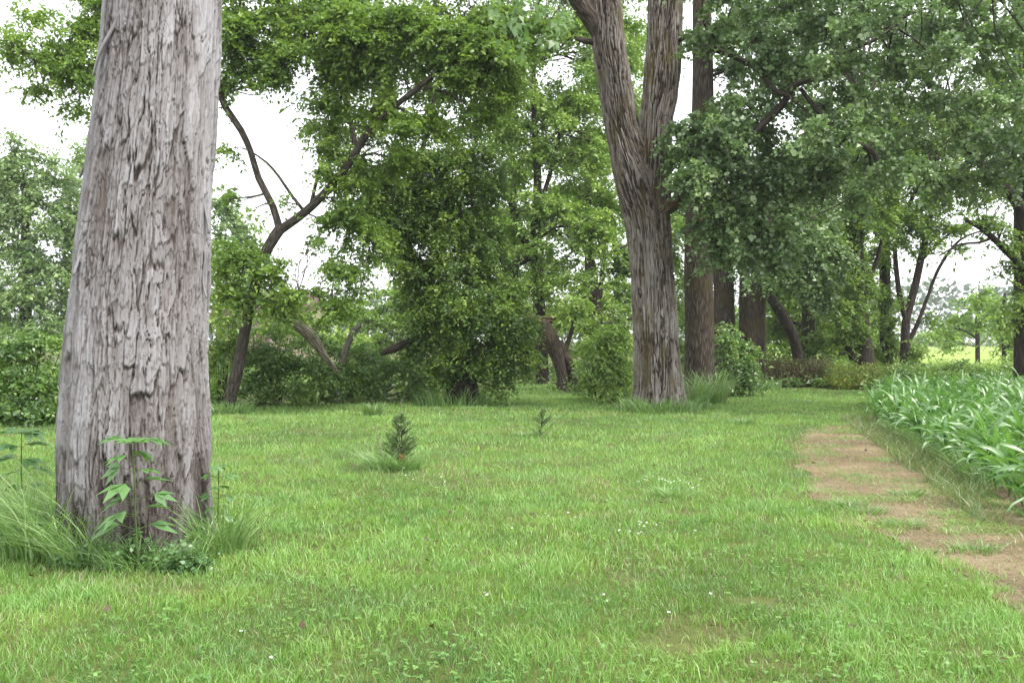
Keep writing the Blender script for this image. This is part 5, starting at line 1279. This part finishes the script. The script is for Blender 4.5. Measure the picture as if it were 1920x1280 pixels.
# ---- broad weeds at the big trunk
def lobed(lv, base, axis, nrm, L, tint, lobes=3):
    """palmate leaf: 3-5 pointed lobes from one base"""
    axis = unit(axis[None])[0]; S = unit(np.cross(axis, nrm)[None])[0]
    for j in range(lobes):
        a = (j - (lobes - 1) / 2) * .62
        ax = axis * math.cos(a) + S * math.sin(a)
        ll = L * (1 - .13 * abs(j - (lobes - 1) / 2))
        lv.add(base[None], ax[None], nrm[None], np.array([ll]), np.array([ll * .42]), np.array([tint]), .10)
def weed(name, label, base, H, pairs, leafL, lean=(0, 0), seed=0, cat='weed'):
    rs = np.random.default_rng(seed); org = np.array([base[0], base[1], 0.])
    T = thing(name, label, cat, org)
    mb = MB(); lv = Leaves()
    top = np.array([lean[0], lean[1], H])
    mid = top * .5 + [rs.normal(0, .02), rs.normal(0, .02), 0]
    mb.tube([[0, 0, -.02, .006], [*mid, .005], [*top, .003]], ns=6, step=.05)
    for i in range(pairs):
        t = .22 + .78 * (i + 1) / pairs
        c = (2 * mid * t * 2 * .5 if t < .5 else mid + (top - mid) * (t * 2 - 1))
        for sg in (0, math.pi):
            az = (i % 2) * 1.35 + sg + rs.normal(0, .3)
            dv = np.array([math.cos(az), math.sin(az), .35])
            pet = leafL * rs.uniform(.4, .8) * (1.15 - .5 * t)
            e = c + unit(dv[None])[0] * pet
            mb.tube([[*c, .0025], [*e, .0018]], ns=4, step=.05, cap=False)
            ax = np.array([math.cos(az), math.sin(az), rs.uniform(-.55, .05)])
            lobed(lv, e, ax, np.array([0, -.25, 1.]) + rs.normal(0, .2, 3), leafL * rs.uniform(.75, 1.1), rs.random(), 3 if i else 2)
    for k in range(5):
        az = k * 1.26; lobed(lv, top, np.array([math.cos(az), math.sin(az), .25]), np.array([0, -.2, 1.]), leafL * .8, .5 + .5 * rs.random(), 2)
    mb.build('stem', B_STEM, T, None); lv.build('foliage', M_WEED, T, None)
weed('ragweed', 'young broad-leaved weed with lobed leaves standing in front of the massive trunk', gd(262, 6.15), .90, 7, .21, (-.03, -.02), 4)
weed('ragweed', 'broad-leaved weed left of the massive trunk at the picture edge', gd(45, 7.9), .78, 5, .23, (-.02, 0), 9)
weed('ragweed', 'small weed sprouting against the right flank of the massive trunk', gd(405, 6.9), .62, 6, .11, (.02, 0), 12)
def creeper(label, cen, sp, n, zmax, seed, leaf=.035):
    rs = np.random.default_rng(seed); org = np.array([cen[0], cen[1], 0.]); T = thing('creeper', label, 'creeper', org, 'creepers at the foot of the massive trunk')
    lv = Leaves(); mb = MB()
    for i in range(n):
        a = rs.uniform(0, 6.28); r = rs.random() ** .6
        b = np.array([math.cos(a) * r * sp[0], math.sin(a) * r * sp[1], 0]); h = zmax * rs.uniform(.3, 1) * (1 - .5 * r)
        e = b + np.array([rs.normal(0, .05), rs.normal(0, .04), h])
        mb.tube([[*b, .002], [*((b + e) / 2 + rs.normal(0, .015, 3)), .0018], [*e, .001]], ns=4, step=.06, cap=False)
        k = 9; u = rs.uniform(.15, 1, k)[:, None]
        L = rs.uniform(.7, 1.3, k) * leaf
        lv.add(b + (e - b) * u, rs.normal(0, 1, (k, 3)) * [1, 1, .4], np.array([0, -.4, 1.]) + rs.normal(0, .4, (k, 3)), L, L * .75, rs.random(k), .08)
    mb.build('stems', B_STEM, T, None); lv.build('foliage', M_WEED, T, None)
creeper('low leafy creeper at the front of the massive trunk', gd(255, 6.2), (.26, .14), 90, .34, 5)
creeper('round-leaved creeper hugging the right front root of the massive trunk', gd(352, 6.15), (.14, .12), 70, .30, 6, .04)
creeper('creeper leaves at the left root of the massive trunk', gd(165, 6.3), (.18, .12), 40, .22, 7)
#@@LIGHT
# ================================================================= LIGHT
EL, AZ = math.radians(58), math.radians(125)     # AZ: compass angle from +Y towards +X
w = bpy.data.worlds.new('World'); scene.world = w; w.use_nodes = True
N, L = w.node_tree.nodes, w.node_tree.links
bg = N['Background']
sky = N.new('ShaderNodeTexSky'); sky.sky_type = 'NISHITA'; sky.sun_disc = False
sky.sun_elevation = EL; sky.sun_rotation = AZ; sky.air_density = 1.0; sky.dust_density = 2.0; sky.ozone_density = 0.5
hs = N.new('ShaderNodeHueSaturation'); hs.inputs['Saturation'].default_value = 0.22
L.new(sky.outputs[0], hs.inputs['Color'])
cl = nd(N, 'ShaderNodeMix', data_type='RGBA'); cl.inputs[0].default_value = 0.62      # thin even cloud over the sky
cl.inputs[7].default_value = (4.6, 4.65, 4.75, 1)
L.new(hs.outputs[0], cl.inputs[6]); L.new(cl.outputs[2], bg.inputs['Color'])
bg.inputs['Strength'].default_value = 0.15
sl = bpy.data.lights.new('sun', 'SUN'); sl.energy = 1.3; sl.angle = math.radians(14); sl.color = (1.0, 0.95, 0.86)
so = bpy.data.objects.new('sun', sl); col.objects.link(so)
dirv = Vector((math.sin(AZ) * math.cos(EL), math.cos(AZ) * math.cos(EL), math.sin(EL)))
so.rotation_euler = dirv.to_track_quat('Z', 'Y').to_euler()
so.location = (30, -20, 60)

hm, hnt, HN, HL = newmat('haze')
ho = HN.new('ShaderNodeOutputMaterial'); hv = HN.new('ShaderNodeVolumePrincipled')
hv.inputs['Density'].default_value = 0.0005; hv.inputs['Color'].default_value = (0.93, 0.96, 1.0, 1); hv.inputs['Anisotropy'].default_value = 0.2
HL.new(hv.outputs[0], ho.inputs['Volume'])
bx = [(x, y, z) for x in (-1000, 1000) for y in (-60, 1600) for z in (-1.0, 32.0)]
tag(mk('haze', bx, [[(0, 1, 3, 2), (4, 6, 7, 5), (0, 4, 5, 1), (2, 3, 7, 6), (0, 2, 6, 4), (1, 5, 7, 3)]], hm), 'thin pale summer haze in the air over the whole clearing', 'haze', None, 'stuff')

cam = bpy.data.cameras.new('camera'); co = bpy.data.objects.new('camera', cam); col.objects.link(co)
co.location = (0, 0, CAMH); co.rotation_euler = (math.radians(90), 0, 0)
cam.sensor_width = 36.0; cam.lens = 36.0 * F / 1920.0
cam.clip_start = 0.05; cam.clip_end = 3000
scene.camera = co
scene.view_settings.view_transform = 'Standard'; scene.view_settings.look = 'None'
scene.view_settings.gamma = 1.0; scene.view_settings.exposure = 1.82
scene.render.engine = 'CYCLES'
scene.cycles.max_bounces = 6; scene.cycles.diffuse_bounces = 3; scene.cycles.transmission_bounces = 3
scene.cycles.use_denoising = True
print('leaves', LEAFCOUNT[0])
